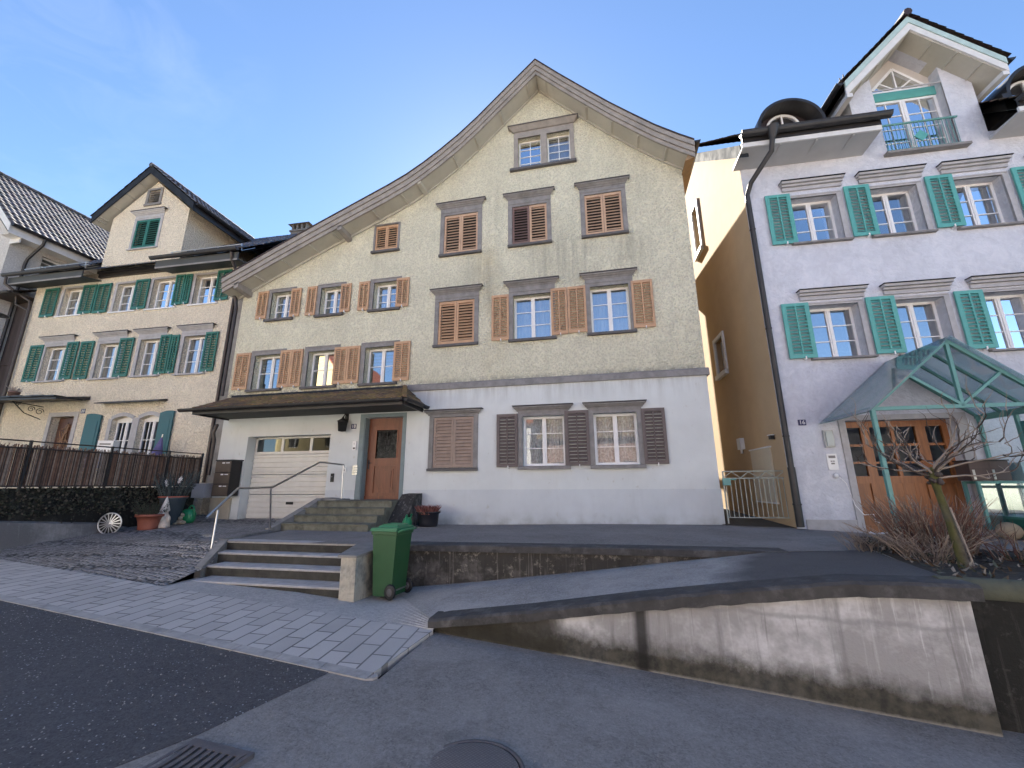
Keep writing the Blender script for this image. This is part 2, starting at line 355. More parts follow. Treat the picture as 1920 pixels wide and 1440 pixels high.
def wallmat(name, base, dark, amount, moss=(.06, .06, .03), drip=.6, top=None, foot=None, bands=True, crack=False, light=None):
    t = NT(name); x, y, z = t.xyz()
    big = t.noise(1.3, 5, .7); mid = t.noise(6, 5, .7)
    col = t.mix(t.ramp(mid, .3, .7), tuple(v * .8 for v in base), tuple(v * 1.15 for v in base))
    col = t.mix(t.ramp(big, .5 - amount * .35, .62 - amount * .25, 0, .9), col, dark)
    if light: col = t.mix(t.ramp(t.noise(9, 6, .75), .56, .68, 0, .7), col, light)
    dv = t.noise(1.0, 6, .7, t.mapping((5, 5, .35)), .3)
    col = t.mix(t.ramp(dv, .55, .68, 0, drip), col, tuple(v * .7 for v in dark))
    dl = t.noise(1.0, 6, .7, t.mapping((9, 9, .5), (3, 0, 5)), .2)
    col = t.mix(t.ramp(dl, .6, .7, 0, drip * .7), col, tuple(min(.6, v * 1.4) for v in base))
    fl = t.noise(1.0, 5, .7, t.mapping((17, 17, .7), (1, 0, 2)), .35); col = t.mix(t.ramp(fl, .60, .66, 0, drip * .75), col, tuple(min(.7, v * 1.5) for v in base)); fl = t.noise(1.0, 5, .7, t.mapping((13, 13, .6), (7, 0, 2)), .35); col = t.mix(t.ramp(fl, .61, .68, 0, drip * .7), col, tuple(v * .5 for v in dark))
    if foot is not None:
        # damp foot that follows the sloping street: z + slope*x
        zz = t.math('ADD', z, t.math('MULTIPLY', x, foot[0])); ed = t.math('ADD', t.math('SUBTRACT', zz, foot[1]), t.math('MULTIPLY', t.math('SUBTRACT', t.noise(2.4, 7, .75), .5), .42))
        fm = t.ramp(ed, 0, foot[2], 1, 0); col = t.mix(t.math('MULTIPLY', fm, .92), col, t.mix(t.ramp(t.noise(11, 5), .35, .65), (.018, .017, .012), moss))
        rim = t.ramp(t.math('ADD', t.math('SUBTRACT', zz, foot[1] - foot[3]), t.math('MULTIPLY', t.noise(30, 3), .02)), 0.0, .022, .7, 0); col = t.mix(rim, col, (.34, .32, .28))
    if crack:
        zz = t.math('ADD', t.math('ADD', z, 1.12), t.math('MULTIPLY', t.math('SUBTRACT', t.noise(3.5, 4), .5), .12)); col = t.mix(t.math('MULTIPLY', t.band(zz, 0, .006, .02), .55), col, tuple(v * .45 for v in base))
        blk = t.math('MULTIPLY', t.band(x, .27, .03, .06), t.ramp(t.noise(1, 4, .6, t.mapping((8, 8, .6))), .35, .5)); col = t.mix(t.math('MULTIPLY', blk, .85), col, (.02, .019, .018))
        x2 = t.math('ADD', x, t.math('MULTIPLY', t.math('SUBTRACT', t.noise(3, 4), .5), .35)); lf = t.math('MULTIPLY', t.ramp(x2, -.62, -.42, 1, 0), t.ramp(t.noise(8, 4), .2, .5, .75, 1)); col = t.mix(t.math('MULTIPLY', lf, .9), col, t.mix(mid, (.022, .02, .016), (.06, .055, .04)))
    t.col(col); t.rough(.95); t.set('Specular IOR Level', .2); t.bump(t.math('ADD', t.noise(40, 4, .7), t.math('MULTIPLY', mid, 1.0)), .5, .015); return t.mat
M['street_wall'] = wallmat('stained_street_wall_concrete', (.60, .59, .59), (.33, .32, .315), .34, (.085, .078, .055), .7, foot=(.047, -1.54, .17, .125), crack=True)
M['terrace_wall'] = wallmat('lichen_stained_concrete', (.20, .185, .165), (.045, .042, .037), .5, drip=.5, light=(.36, .33, .27))
M['moss_wall'] = wallmat('black_mossy_wall', (.065, .062, .056), (.022, .022, .02), .5, drip=.4, light=(.09, .088, .08))
M['low_wall'] = wallmat('grey_streaked_concrete', (.30, .295, .30), (.16, .157, .16), .4, drip=.35)
M['pier'] = wallmat('cream_flaking_pier', (.50, .46, .38), (.16, .17, .17), .12, drip=.75)
M['coping'] = plain('blackened_coping_concrete', (.065, .062, .06), .95, .35, 6, .6, 50, dirt=(.15, .145, .14), dscale=5)
M['coping_edge'] = plain('mossy_coping_concrete', (.10, .105, .075), .95, .3, 4, .5, 40, dirt=(.06, .065, .04), dscale=4)
M['riser'] = plain('dark_step_riser', (.055, .052, .044), .95, .4, 5, .4, 50, dirt=(.02, .019, .016), dscale=3)
M['tread'] = plain('worn_step_tread', (.47, .445, .425), .9, .2, 6, .4, 60, dirt=(.30, .29, .29), dscale=5)
M['riser2'] = plain('mossy_grey_step', (.16, .16, .125), .95, .35, 5, .4, 50, dirt=(.05, .05, .035), dscale=4)
M['concrete'] = plain('weathered_concrete', (.26, .25, .235), .92, .2, 5, .4, 60, dirt=(.14, .135, .125), dscale=3)
# ------------------------------------------------------------------ house parts
def make_sash(root, u0, u1, z0, z1, v, bars=2, vbars=0, f=.055, mid=.10, mat='white', glassm='glass', single=False, name='window', pane_v=.025):
    """white casement pair: frame is the window part, the pane its sub-part"""
    m = MB(); d = .06; a, b = v, v + d
    m.box(u0, u0 + f, a, b, z0, z1); m.box(u1 - f, u1, a, b, z0, z1)
    m.box(u0 + f, u1 - f, a, b, z0, z0 + f * 1.15); m.box(u0 + f, u1 - f, a, b, z1 - f, z1)
    c = (u0 + u1) / 2
    cols = [(u0 + f, u1 - f)] if single else [(u0 + f, c - mid / 2), (c + mid / 2, u1 - f)]
    if not single:
        m.box(c - mid / 2, c + mid / 2, a - .002, b, z0 + f * 1.15, z1 - f)
        m.box(c - .018, c + .018, a - .016, a - .002, z0 + f * 1.15, z1 - f)
    zz0, zz1 = z0 + f * 1.15, z1 - f
    for (p, q) in cols:
        for i in range(bars):
            z = zz0 + (zz1 - zz0) * (i + 1) / (bars + 1); m.box(p, q, a + .012, b - .008, z - .011, z + .011)
        for i in range(vbars):
            x = p + (q - p) * (i + 1) / (vbars + 1); m.box(x - .010, x + .010, a + .010, b - .006, zz0, zz1)
    w = m.build(name, M[mat], root)
    g = MB(); g.quad((u0 + f * .5, v + pane_v, z0 + f * .5), (u1 - f * .5, v + pane_v, z0 + f * .5), (u1 - f * .5, v + pane_v, z1 - f * .5), (u0 + f * .5, v + pane_v, z1 - f * .5))
    g.build('pane', M[glassm], w)
    return w

def curtain(w, u0, u1, z0, z1, v, mat='curtain', n=9, amp=.018):
    m = MB(); m.smooth = True; k = n * 6; vs = []; fs = []
    for i in range(k + 1):
        t = i / k; x = u0 + (u1 - u0) * t; y = v + amp * math.sin(t * n * 2 * math.pi + math.sin(t * 9)) + amp * .4 * math.sin(t * 31)
        vs += [(x, y, z0), (x, y, z1)]
    for i in range(k): fs.append((2 * i, 2 * i + 2, 2 * i + 3, 2 * i + 1))
    m.add(vs, fs); m.build('curtain', M[mat], w, fix=False)

def blind(w, u0, u1, z0, z1, v, n=5):
    m = MB(); h = (z1 - z0) / n
    for i in range(n): m.box(u0, u1, v, v + .006, z1 - (i + .55) * h, z1 - i * h)
    m.build('roller_blind', M['curtain'], w)

def surround(w, u0, u1, z0, z1, wd=.11, top=.13, pr=.03, mat='stone', sill=None, cornice=None, sillw=.12, silld=.09, sillh=.075, sillm='stone_dark', corm='stone', frieze=True, cov='stone_dark'):
    """stone frame round an opening; sub-parts of the window"""
    m = MB(); a, b = -pr, .03
    m.box(u0 - wd, u0, a, b, z0, z1); m.box(u1, u1 + wd, a, b, z0, z1); m.box(u0 - wd, u1 + wd, a, b, z1, z1 + top)
    m.box(u0 - wd + .02, u1 + wd - .02, a - .014, a, z1 + top - .035, z1 + top - .01)
    if cornice and frieze: m.box(u0 - wd - .004, u1 + wd + .004, a + .008, b, z1 + top, cornice - .10)
    m.build('stone_frame', M[mat], w)
    if cornice:
        c = MB(); p, q = u0 - wd, u1 + wd; z = cornice
        prof = [(0, -.115), (-.035, -.115), (-.045, -.085), (-.075, -.07), (-.095, -.04), (-.125, -.03), (-.135, 0), (0, .012)]
        n = len(prof); vs = []
        for x, s in ((p, -1), (q, 1)):
            for (y, zz) in prof: vs.append((x + s * (-y) * .9, y - .002, z + zz))
        fs = [tuple(range(n)), tuple(range(2 * n - 1, n - 1, -1))] + [(i, (i + 1) % n, n + (i + 1) % n, n + i) for i in range(n)]
        c.add(vs, fs); c.build('cornice', M[corm], w)
        k = MB(); k.box(p - .13, q + .13, -.152, .0, z + .014, z + .030); k.build('cornice_flashing', M[cov], w)
    if sill is not False:
        s = MB(); s.hexa([(u0 - sillw, -silld, z0 - sillh), (u1 + sillw, -silld, z0 - sillh), (u1 + sillw, .04, z0 - sillh), (u0 - sillw, .04, z0 - sillh),
                          (u0 - sillw, -silld, z0 - .012), (u1 + sillw, -silld, z0 - .012), (u1 + sillw, .04, z0 + .004), (u0 - sillw, .04, z0 + .004)])
        s.build('sill', M[sillm], w)

def shutter(root, u0, u1, z0, z1, mat, v=-.055, slope=0.0, cols=2, slats=14, gap=True, rail=None, back=True, hook=True, st=.055, tilt=48, label=None, lean=1):
    """one louvred leaf; tilted slats between stiles, centre bar when seen from its back"""
    m = MB(); th = .034; W = u1 - u0
    def V(x, y): return v + slope * (x - u0) + y
    def bx(x0, x1, y0, y1, a, b): m.hexa([(x0, V(x0, y0), a), (x1, V(x1, y0), a), (x1, V(x1, y1), a), (x0, V(x0, y1), a), (x0, V(x0, y0), b), (x1, V(x1, y0), b), (x1, V(x1, y1), b), (x0, V(x0, y1), b)])
    bx(u0, u0 + st, 0, th, z0, z1); bx(u1 - st, u1, 0, th, z0, z1)
    bx(u0 + st, u1 - st, 0, th, z0, z0 + .085); bx(u0 + st, u1 - st, 0, th, z1 - .07, z1)
    c = (u0 + u1) / 2
    if cols == 2: bx(c - .014, c + .014, -.006, th * .8, z0 + .085, z1 - .07)
    a, b = z0 + .085, z1 - .07
    if rail: bx(u0 + st, u1 - st, 0, th, a + (b - a) * rail - .04, a + (b - a) * rail + .04)
    p = (b - a) / slats; L = p * .98; tt = R(tilt); dy, dz = L * .5 * math.cos(tt), L * .5 * math.sin(tt)
    dy = min(dy, .030)
    for i in range(slats):
        zc = a + (i + .5) * p; x0, x1 = u0 + st * .8, u1 - st * .8; y0 = th * .5
        q = .006
        m.hexa([(x0, V(x0, y0 - dy), zc - lean * dz), (x1, V(x1, y0 - dy), zc - lean * dz), (x1, V(x1, y0 + dy), zc + lean * dz), (x0, V(x0, y0 + dy), zc + lean * dz),
                (x0, V(x0, y0 - dy), zc - lean * dz + q * 1.6), (x1, V(x1, y0 - dy), zc - lean * dz + q * 1.6), (x1, V(x1, y0 + dy), zc + lean * dz + q * 1.6), (x0, V(x0, y0 + dy), zc + lean * dz + q * 1.6)])
    o = m.build('shutter', M[mat], root)
    if hook:
        k = MB(); hx = u0 + W * .55; k.box(hx - .012, hx + .012, v - .03, v + .05, z0 - .035, z0 - .012); k.box(hx - .01, hx + .01, v - .035, v - .02, z0 - .03, z0 + .03)
        k.build('shutter_catch', M['white'], o)
    if label: tag(o, label)
    return o

def closed_pair(root, u0, u1, z0, z1, mat, mat2=None, **k):
    c = (u0 + u1) / 2; k = dict(dict(cols=1, slats=12, tilt=50, v=.0, hook=False), **k)
    a = shutter(root, u0 + .004, c - .004, z0 + .01, z1 - .01, mat2 or mat, **k); b = shutter(root, c + .004, u1 - .004, z0 + .01, z1 - .01, mat, **k)
    return a, b

def sheet_roof(mb, p0, ud, sd, nu, ns, tw, th, amp, lip, prof=6):
    """tiled roof: p0 lower corner, ud along the eave, sd up the slope (unit vectors), tile width/course height"""
    p0 = Vector(p0); ud = Vector(ud).normalized(); sd = Vector(sd).normalized(); nn = ud.cross(sd).normalized()
    if nn.z < 0: nn = -nn
    K = nu * prof; vs = []; fs = []
    for j in range(ns):
        base = len(vs)
        jit = [random.uniform(-.004, .004) for _ in range(nu + 1)]
        for i in range(K + 1):
            ph = (i % prof) / prof; h = amp * (.5 - .5 * math.cos(2 * math.pi * ph)) + jit[i // prof]
            q = p0 + ud * (tw * i / prof)
            vs.append(tuple(q + sd * (j * th) + nn * (h + lip))); vs.append(tuple(q + sd * ((j + 1) * th + .03) + nn * (h + lip * .15))); vs.append(tuple(q + sd * (j * th) + nn * (h - .01)))
        for i in range(K):
            a = base + 3 * i; fs.append((a, a + 3, a + 4, a + 1)); fs.append((a + 2, a + 5, a + 3, a))
    mb.add(vs, fs)

def gutter(m, p, q, r=.07, n=7):
    p = Vector(p); q = Vector(q); d = (q - p).normalized(); out = d.cross(Vector((0, 0, 1))).normalized(); vs = []; fs = []
    for e in (p, q):
        for rr in (r, r - .008):
            for i in range(n + 1):
                a = math.pi * i / n; vs.append(tuple(e + out * (rr * math.cos(a)) + Vector((0, 0, -rr * math.sin(a)))))
    k = n + 1
    for i in range(n):
        fs.append((i, i + 1, 2 * k + i + 1, 2 * k + i)); fs.append((k + i, k + i + 1, 3 * k + i + 1, 3 * k + i)); fs.append((i, i + 1, k + i + 1, k + i)); fs.append((2 * k + i, 2 * k + i + 1, 3 * k + i + 1, 3 * k + i))
    fs += [tuple(range(k)), tuple(range(2 * k, 3 * k))]
    m.add(vs, fs)
    m.tube([p + out * r, q + out * r], .010, 6); m.tube([p - out * r, q - out * r], .008, 6)

def lin(P, x):
    for (a, b) in zip(P, P[1:]):
        if a[0] <= x <= b[0]: return a[1] + (b[1] - a[1]) * (x - a[0]) / (b[0] - a[0])
    return P[0][1] if x < P[0][0] else P[-1][1]

def text_mesh(name, s, size, mat, parent, loc, depth=.004, rot=(R(90), 0, 0)):
    c = bpy.data.curves.new(name, 'FONT'); c.body = s; c.size = size; c.extrude = depth; c.align_x = 'CENTER'; c.align_y = 'CENTER'
    t = bpy.data.objects.new(name + '_tmp', c); COL.objects.link(t); bpy.context.view_layer.update()
    me = bpy.data.meshes.new_from_object(t.evaluated_get(bpy.context.evaluated_depsgraph_get()))
    bpy.data.objects.remove(t); o = bpy.data.objects.new(name, me); COL.objects.link(o); me.materials.clear(); me.materials.append(mat)
    o.location = loc; o.rotation_euler = rot; o.parent = parent; return o

# ================================================================== the cream gabled house (front at y=10)
H = empty('gabled_house', (0, 10, 0), 0, 'cream roughcast house with a tall curved gable and tan brown shutters', 'house')
VT = [(-11.04, 6.19), (-9.33, 6.96), (-8.03, 7.53), (-6.8, 8.05), (-5.69, 8.52), (-5.12, 8.79), (-4.61, 9.09), (-4.07, 9.46), (-3.54, 9.86), (-3.0, 10.33), (-2.36, 10.95), (-1.275, 11.99), (-.61, 11.29), (.135, 10.54), (.7, 9.98), (1.23, 9.50), (1.8, 9.0), (2.35, 8.59), (2.68, 8.37)]
WL = [(-10.8, 5.90)] + [(x, z - .40) for x, z in VT if -10.8 < x < 2.4] + [(2.46, 8.10)]
GW = [(-1.92, -1.25, 8.87, 9.92), (-1.07, -.41, 8.87, 9.92)]
Lw = [(-10.02, -9.08, 2.75, 3.80), (-8.19, -7.30, 2.74, 3.79), (-6.36, -5.45, 2.73, 3.77)]
Uw = [(-9.73, -8.99, 4.93, 5.82), (-8.0, -7.29, 4.91, 5.79), (-6.25, -5.50, 4.91, 5.76)]
BW = [(-2.10, -1.09, 3.67, 4.90), (-.08, .88, 3.68, 4.93)]
FW = [(-1.88, -.86, .43, 1.64), (-.16, .84, .43, 1.64)]
C3 = [(-4.13, -3.11, 6.39, 7.65), (-2.11, -1.13, 6.42, 7.62), (-.10, .88, 6.42, 7.66)]
C2 = (-4.20, -3.17, 3.68, 4.94); C1 = (-4.22, -3.14, .41, 1.70); CS = (-6.33, -5.59, 6.79, 7.64)
DOOR = (-6.20, -5.09, -.36, 1.77); GAR = (-9.86, -7.21, -1.1, 1.365)
BELT = 2.52
up = [rect(*h) for h in GW + Lw + Uw + BW + C3 + [C2, CS]]
lo = [rect(*h) for h in FW + [C1]]
m = MB(); m.facade([(-10.8, BELT), (2.46, BELT)] + WL[::-1], up, 0, .24)
D = 7.0
m.quad((2.46, 0, BELT), (2.46, D, BELT), (2.46, D, 8.0), (2.46, 0, 8.0)); m.quad((-10.8, 0, BELT), (-10.8, D, BELT), (-10.8, D, 5.83), (-10.8, 0, 5.83))
m.facade([(-10.8, -1.5), (2.46, -1.5)] + WL[::-1], [], D, 0)
m.build('roughcast_wall', M['roughcast'], H)
m = MB(); m.facade([(-10.8, -1.4), (-9.86, -1.4), (-9.86, 1.365), (-7.21, 1.365), (-7.21, -1.4), (-6.20, -1.4), (-6.20, 1.77), (-5.09, 1.77), (-5.09, -1.4), (2.46, -1.4), (2.46, BELT), (-10.8, BELT)], lo, 0, .24)
for (u0, u1, z0, z1, d) in ((GAR[0], GAR[1], -1.4, GAR[3], .34), (DOOR[0], DOOR[1], -1.4, DOOR[3], .24)):
    m.quad((u0, 0, z0), (u0, d, z0), (u0, d, z1), (u0, 0, z1)); m.quad((u1, 0, z0), (u1, d, z0), (u1, d, z1), (u1, 0, z1)); m.quad((u0, 0, z1), (u1, 0, z1), (u1, d, z1), (u0, d, z1))
m.quad((2.46, 0, -1.4), (2.46, D, -1.4), (2.46, D, BELT), (2.46, 0, BELT)); m.quad((-10.8, 0, -1.4), (-10.8, D, -1.4), (-10.8, D, BELT), (-10.8, 0, BELT))
m.build('plaster_wall', M['plaster'], H)
m = MB(); m.box(-4.96, 2.475, -.014, -.001, -1.4, -.115); m.box(2.461, 2.475, -.001, 7.9, -1.4, -.115); m.box(-7.19, -6.34, -.012, -.001, -1.4, -.12); m.build('plinth', M['plinth'], H)
m = MB(); m.hexa([(-5.0, -.055, 2.435), (2.52, -.055, 2.435), (2.52, .0, 2.435), (-5.0, .0, 2.435), (-5.0, -.045, 2.575), (2.52, -.045, 2.575), (2.52, 0, 2.62), (-5.0, 0, 2.62)])
m.box(2.461, 2.515, 0.001, 7.9, 2.437, 2.60); b = m.build('belt_course', M['stone'], H)

# windows of the upper storeys
w = None
for i, (u0, u1, z0, z1) in enumerate(GW):
    w = make_sash(H, u0, u1, z0, z1, .16, 3, 1, .04, single=True); curtain(w, u0 + .03, u1 - .03, z0, z1, .30, n=7)
m = MB(); m.box(-2.04, -1.92, -.03, .03, 8.87, 9.92); m.box(-.41, -.29, -.03, .03, 8.87, 9.92); m.box(-1.25, -1.07, -.03, .03, 8.87, 9.92); m.box(-2.04, -.29, -.03, .03, 9.92, 10.05)
m.box(-2.04, -.29, -.02, .03, 10.05, 10.17); m.build('stone_frame', M['board_grey'], w)
c = MB(); c.hexa([(-2.06, -.05, 10.13), (-.27, -.05, 10.13), (-.27, .0, 10.13), (-2.06, .0, 10.13), (-2.18, -.16, 10.25), (-.16, -.16, 10.25), (-.16, 0, 10.25), (-2.18, 0, 10.25)]); c.build('cornice', M['board_grey'], w)
c = MB(); c.box(-2.20, -.14, -.18, 0, 10.252, 10.275); c.build('cornice_flashing', M['stone_dark'], w)
c = MB(); c.box(-2.16, -.25, -.09, .03, 8.79, 8.865); c.build('sill', M['stone_dark'], w)
for (u0, u1, z0, z1) in BW:
    w = make_sash(H, u0, u1, z0, z1, .18); surround(w, u0, u1, z0, z1, cornice=5.26); curtain(w, u0, u1, z0, z1, .33, n=10)
for (u0, u1, z0, z1) in FW:
    w = make_sash(H, u0, u1, z0, z1, .18, glassm='glass_dim'); surround(w, u0, u1, z0, z1, .11, .12, cornice=1.87, frieze=False, corm='stone', sillm='stone', silld=.10, sillh=.085)
    curtain(w, u0, u1, z0, z1, .30, 'lace', 14, .012)
for i, (u0, u1, z0, z1) in enumerate(Lw):
    w = make_sash(H, u0, u1, z0, z1, .20, 1 if i else 1); surround(w, u0, u1, z0, z1, .13, .15, .02); blind(w, u0 + .04, u1 - .04, z0 + .45, z1, .29, 6)
for (u0, u1, z0, z1) in Uw:
    w = make_sash(H, u0, u1, z0, z1, .20); surround(w, u0, u1, z0, z1, .12, .12, .02); curtain(w, u0, u1, z0, z1, .33, n=7)
# closed windows: stone frame as the window part, the two leaves are shutters
for (u0, u1, z0, z1), cz in [(C3[0], 8.0), (C3[1], 7.98), (C3[2], 7.98), (C2, 5.27), (C1, 1.86), (CS, None)]:
    w = MB(); w.box(u0 + .02, u1 - .02, .20, .22, z0 + .02, z1 - .02); w = w.build('window', M['interior'], H)
    surround(w, u0, u1, z0, z1, .055 if cz is None else .115, .05 if cz is None else .11, .025, 'stone', cornice=cz, sillw=.08 if cz is None else .12)
closed_pair(H, *C3[0], 'tan_pale', slats=12); a, b = closed_pair(H, *C3[1], 'tan_pale', 'umber_shutter', slats=12); tag(a, 'bare dark wooden leaf beside a tan one')
closed_pair(H, *C3[2], 'tan_pale', slats=12); closed_pair(H, *C2, 'tan_shutter', slats=13); closed_pair(H, *CS, 'tan_shutter', slats=9, st=.045)
closed_pair(H, *C1, 'worn_shutter', slats=13, tilt=60)
# open leaves folded flat on the wall
T = 'tan_shutter'
for (u0, u1, z0, z1) in [(-10.66, -10.15, 2.77, 3.90), (-9.10, -8.72, 2.76, 3.88), (-8.71, -8.35, 2.76, 3.88), (-7.31, -6.89, 2.76, 3.84), (-6.88, -6.50, 2.76, 3.84), (-5.46, -4.98, 2.75, 3.86)]:
    shutter(H, u0, u1, z0, z1, T, slats=15, slope=0)
for (u0, u1, z0, z1) in [(-10.20, -9.83, 4.97, 5.88), (-9.0, -8.66, 4.95, 5.86), (-8.45, -8.12, 4.93, 5.86), (-7.30, -6.97, 4.93, 5.82), (-6.71, -6.37, 4.92, 5.82), (-5.51, -5.12, 4.91, 5.80)]:
    shutter(H, u0, u1, z0, z1, T, slats=13, st=.05)
for (u0, u1, z0, z1) in [(-2.68, -2.21, 3.67, 4.95), (-1.09, -.67, 3.70, 4.98), (-.655, -.19, 3.72, 4.98), (.94, 1.45, 3.71, 4.97)]:
    shutter(H, u0, u1, z0, z1, T, slats=16)
for (u0, u1, z0, z1) in [(-2.53, -2.0, .41, 1.71), (-.84, -.27, .42, 1.73), (.94, 1.46, .43, 1.71)]:
    shutter(H, u0, u1, z0, z1, 'grey_shutter', slats=14, st=.075)

# verge boards, soffit, purlin ends, roof
def off(P, dz, dx=0): return [(x, z - dz) for x, z in P]
F0 = -.62
m = MB()
for k, (a, b, y) in enumerate(((.03, .185, F0), (.19, .345, F0 + .035), (.35, .47, F0 + .07))):
    A = off(VT, a); B = off(VT, b)
    for i in range(len(VT) - 1):
        m.hexa([(B[i][0], y, B[i][1]), (B[i + 1][0], y, B[i + 1][1]), (B[i + 1][0], F0 + .12, B[i + 1][1]), (B[i][0], F0 + .12, B[i][1]), (A[i][0], y, A[i][1]), (A[i + 1][0], y, A[i + 1][1]), (A[i + 1][0], F0 + .12, A[i + 1][1]), (A[i][0], F0 + .12, A[i][1])])
m.build('verge_boards', M['board_grey'], H)
m = MB(); S = off(VT, .455)
for i in range(len(S) - 1): m.quad((S[i][0], F0 + .12, S[i][1]), (S[i + 1][0], F0 + .12, S[i + 1][1]), (S[i + 1][0], .02, S[i + 1][1] ), (S[i][0], .02, S[i][1]))
for x in (-10.0, -9.1, -8.2, -7.5, -6.2, -5.3, -3.75, -3.1, -2.35, -1.55, -1.0, .1, .75, 1.4, 2.05):   # battens
    z = lin(S, x); m.box(x - .03, x + .03, F0 + .13, .0, z - .03, z + .02)
for (x0, x1, dz) in ((-11.0, -4.75, .075), (-4.7, -1.28, .055), (-1.26, 2.6, .055)):     # edge moulding along the wall
    n = 14
    for i in range(n):
        a = x0 + (x1 - x0) * i / n; b = x0 + (x1 - x0) * (i + 1) / n; za, zb = lin(S, a), lin(S, b)
        m.hexa([(a, -.05, za - dz), (b, -.05, zb - dz), (b, -.002, zb - dz), (a, -.002, za - dz), (a, -.05, za), (b, -.05, zb), (b, -.002, zb), (a, -.002, za)])
z = lin(S, -4.74); m.hexa([(-4.80, F0 + .1, z - .10), (-4.70, F0 + .1, z - .06), (-4.70, .0, z - .06), (-4.80, .0, z - .10), (-4.80, F0 + .1, z + .05), (-4.70, F0 + .1, z + .1), (-4.70, .0, z + .1), (-4.80, .0, z + .05)])
m.build('verge_soffit', M['soffit'], H)
for x, r in ((-10.55, .15), (-7.2, .13)):
    z = lin(S, x); m = MB(); m.hexa([(x - r * .5, -.55, z - r), (x + r * .5, -.55, z - r * .8), (x + r * .5, .0, z - r * 1.3), (x - r * .5, .0, z - r * 1.5), (x - r * .5, -.55, z), (x + r * .5, -.55, z + .07), (x + r * .5, 0, z + .07), (x - r * .5, 0, z)])
    m.build('purlin_end', M['board_grey'], H)
m = MB()
for i in range(len(VT) - 1):
    (x0, z0), (x1, z1) = VT[i], VT[i + 1]
    m.hexa([(x0, F0 - .02, z0 - .04), (x1, F0 - .02, z1 - .04), (x1, D + .4, z1 - .04), (x0, D + .4, z0 - .04), (x0, F0 - .02, z0), (x1, F0 - .02, z1), (x1, D + .4, z1), (x0, D + .4, z0)])
rf = m.build('roof', M['tile'], H)
m = MB(); gutter(m, (2.76, -.58, 8.36), (2.76, D + .3, 8.30), .075); m.build('gutter', M['dark_metal'], H)
m = MB(); gutter(m, (-11.1, D + .3, 6.12), (-11.1, -.5, 6.16), .07); m.build('gutter', M['dark_metal'], H)
m = MB(); m.hexa([(2.44, F0 + .1, 7.85), (2.69, F0 + .1, 7.93), (2.69, D, 7.93), (2.44, D, 7.85), (2.44, F0 + .1, 7.88), (2.69, F0 + .1, 8.32), (2.69, D, 8.32), (2.44, D, 7.88)]); m.build('eave_soffit', M['oak'], H)
m = MB(); m.tube([(-11.08, -.30, 6.1), (-11.06, -.28, 5.95), (-10.95, -.12, 5.7), (-10.92, -.08, 5.4), (-10.92, -.08, 2.6)], .05, 10); m.tube([(-10.9, -.1, 1.75), (-10.93, -.15, 1.5), (-10.93, -.09, 1.3), (-10.93, -.09, .3)], .05, 10); m.build('downpipe', M['copper_pipe'], H)
# entrance door
d = MB(); u0, u1, z0, z1 = DOOR; v = .20
m = MB(); m.box(u0 - .13, u0, -.02, .02, -.36, z1 + .1); m.box(u1, u1 + .10, -.02, .02, -.36, z1 + .1); m.box(u0, u1, -.02, .02, z1, z1 + .1); m.box(u0 + .0, u0 + .02, .0, .2, -.36, z1); m.build('door_frame', plain('blue_green_grey_jamb', (.20, .25, .26), .8, .12, 5, .2, 40), H)
m = MB(); a0, a1 = u0 + .03, u1 - .01
m.box(a0, a0 + .22, v, v + .06, z0, z1); m.box(a1 - .22, a1, v, v + .06, z0, z1); m.box(a0 + .22, a1 - .22, v, v + .06, z0, z0 + .17); m.box(a0 + .22, a1 - .22, v, v + .06, .50, .70); m.box(a0 + .22, a1 - .22, v, v + .06, z1 - .32, z1)
m.box(a0 + .22, a1 - .22, v + .03, v + .05, z0 + .17, .50)
for k in (.0, .05, .10): m.box(a0 + .25 + k, a1 - .25 - k, v + .028 - k * .28, v + .032, z0 + .20 + k, .47 - k)
m.box(a0 + .20, a0 + .235, v - .012, v, .70, z1 - .32); m.box(a1 - .235, a1 - .20, v - .012, v, .70, z1 - .32); m.box(a0 - .0, a1, v - .02, v, z0 + .0, z0 + .09)
dr = m.build('door', M['door_wood'], H)
m = MB(); m.quad((a0 + .22, v + .035, .70), (a1 - .22, v + .035, .70), (a1 - .22, v + .035, z1 - .32), (a0 + .22, v + .035, z1 - .32)); m.build('door_glass', M['glass_dark'], dr)
m = MB(); cx, cz = (a0 + a1) / 2, 1.12; yy = v + .012
for k in range(12):
    a = k * math.pi / 6; r1 = .22 if k % 3 else .30; ex = max(a0 + .24, min(a1 - .24, cx + r1 * 1.4 * math.cos(a))); m.tube([(cx + .05 * math.cos(a), yy, cz + .05 * math.sin(a)), ((cx + ex) / 2, yy, cz + r1 * .6 * math.sin(a)), (ex, yy, cz + r1 * 1.5 * math.sin(a))], .006, 5)
m.tube([(cx + .055 * math.cos(t), yy, cz + .055 * math.sin(t)) for t in [i * math.pi / 6 for i in range(13)]], .012, 5)
m.tube([(cx + .18 * math.cos(t), yy, cz + .3 * math.sin(t)) for t in [i * math.pi / 8 for i in range(17)]], .005, 5)
for zz in (.74, 1.42): m.tube([(a0 + .23, yy, zz), (a1 - .23, yy, zz)], .006, 5)
m.build('door_grille', M['stone_dark'], dr)
m = MB(); m.box(a0 + .03, a0 + .075, v - .012, v, .42, .66); m.tube([(a0 + .05, v - .01, .58), (a0 + .05, v - .05, .58), (a0 + .16, v - .055, .58)], .011, 6); m.build('door_handle', M['dark_metal'], dr)
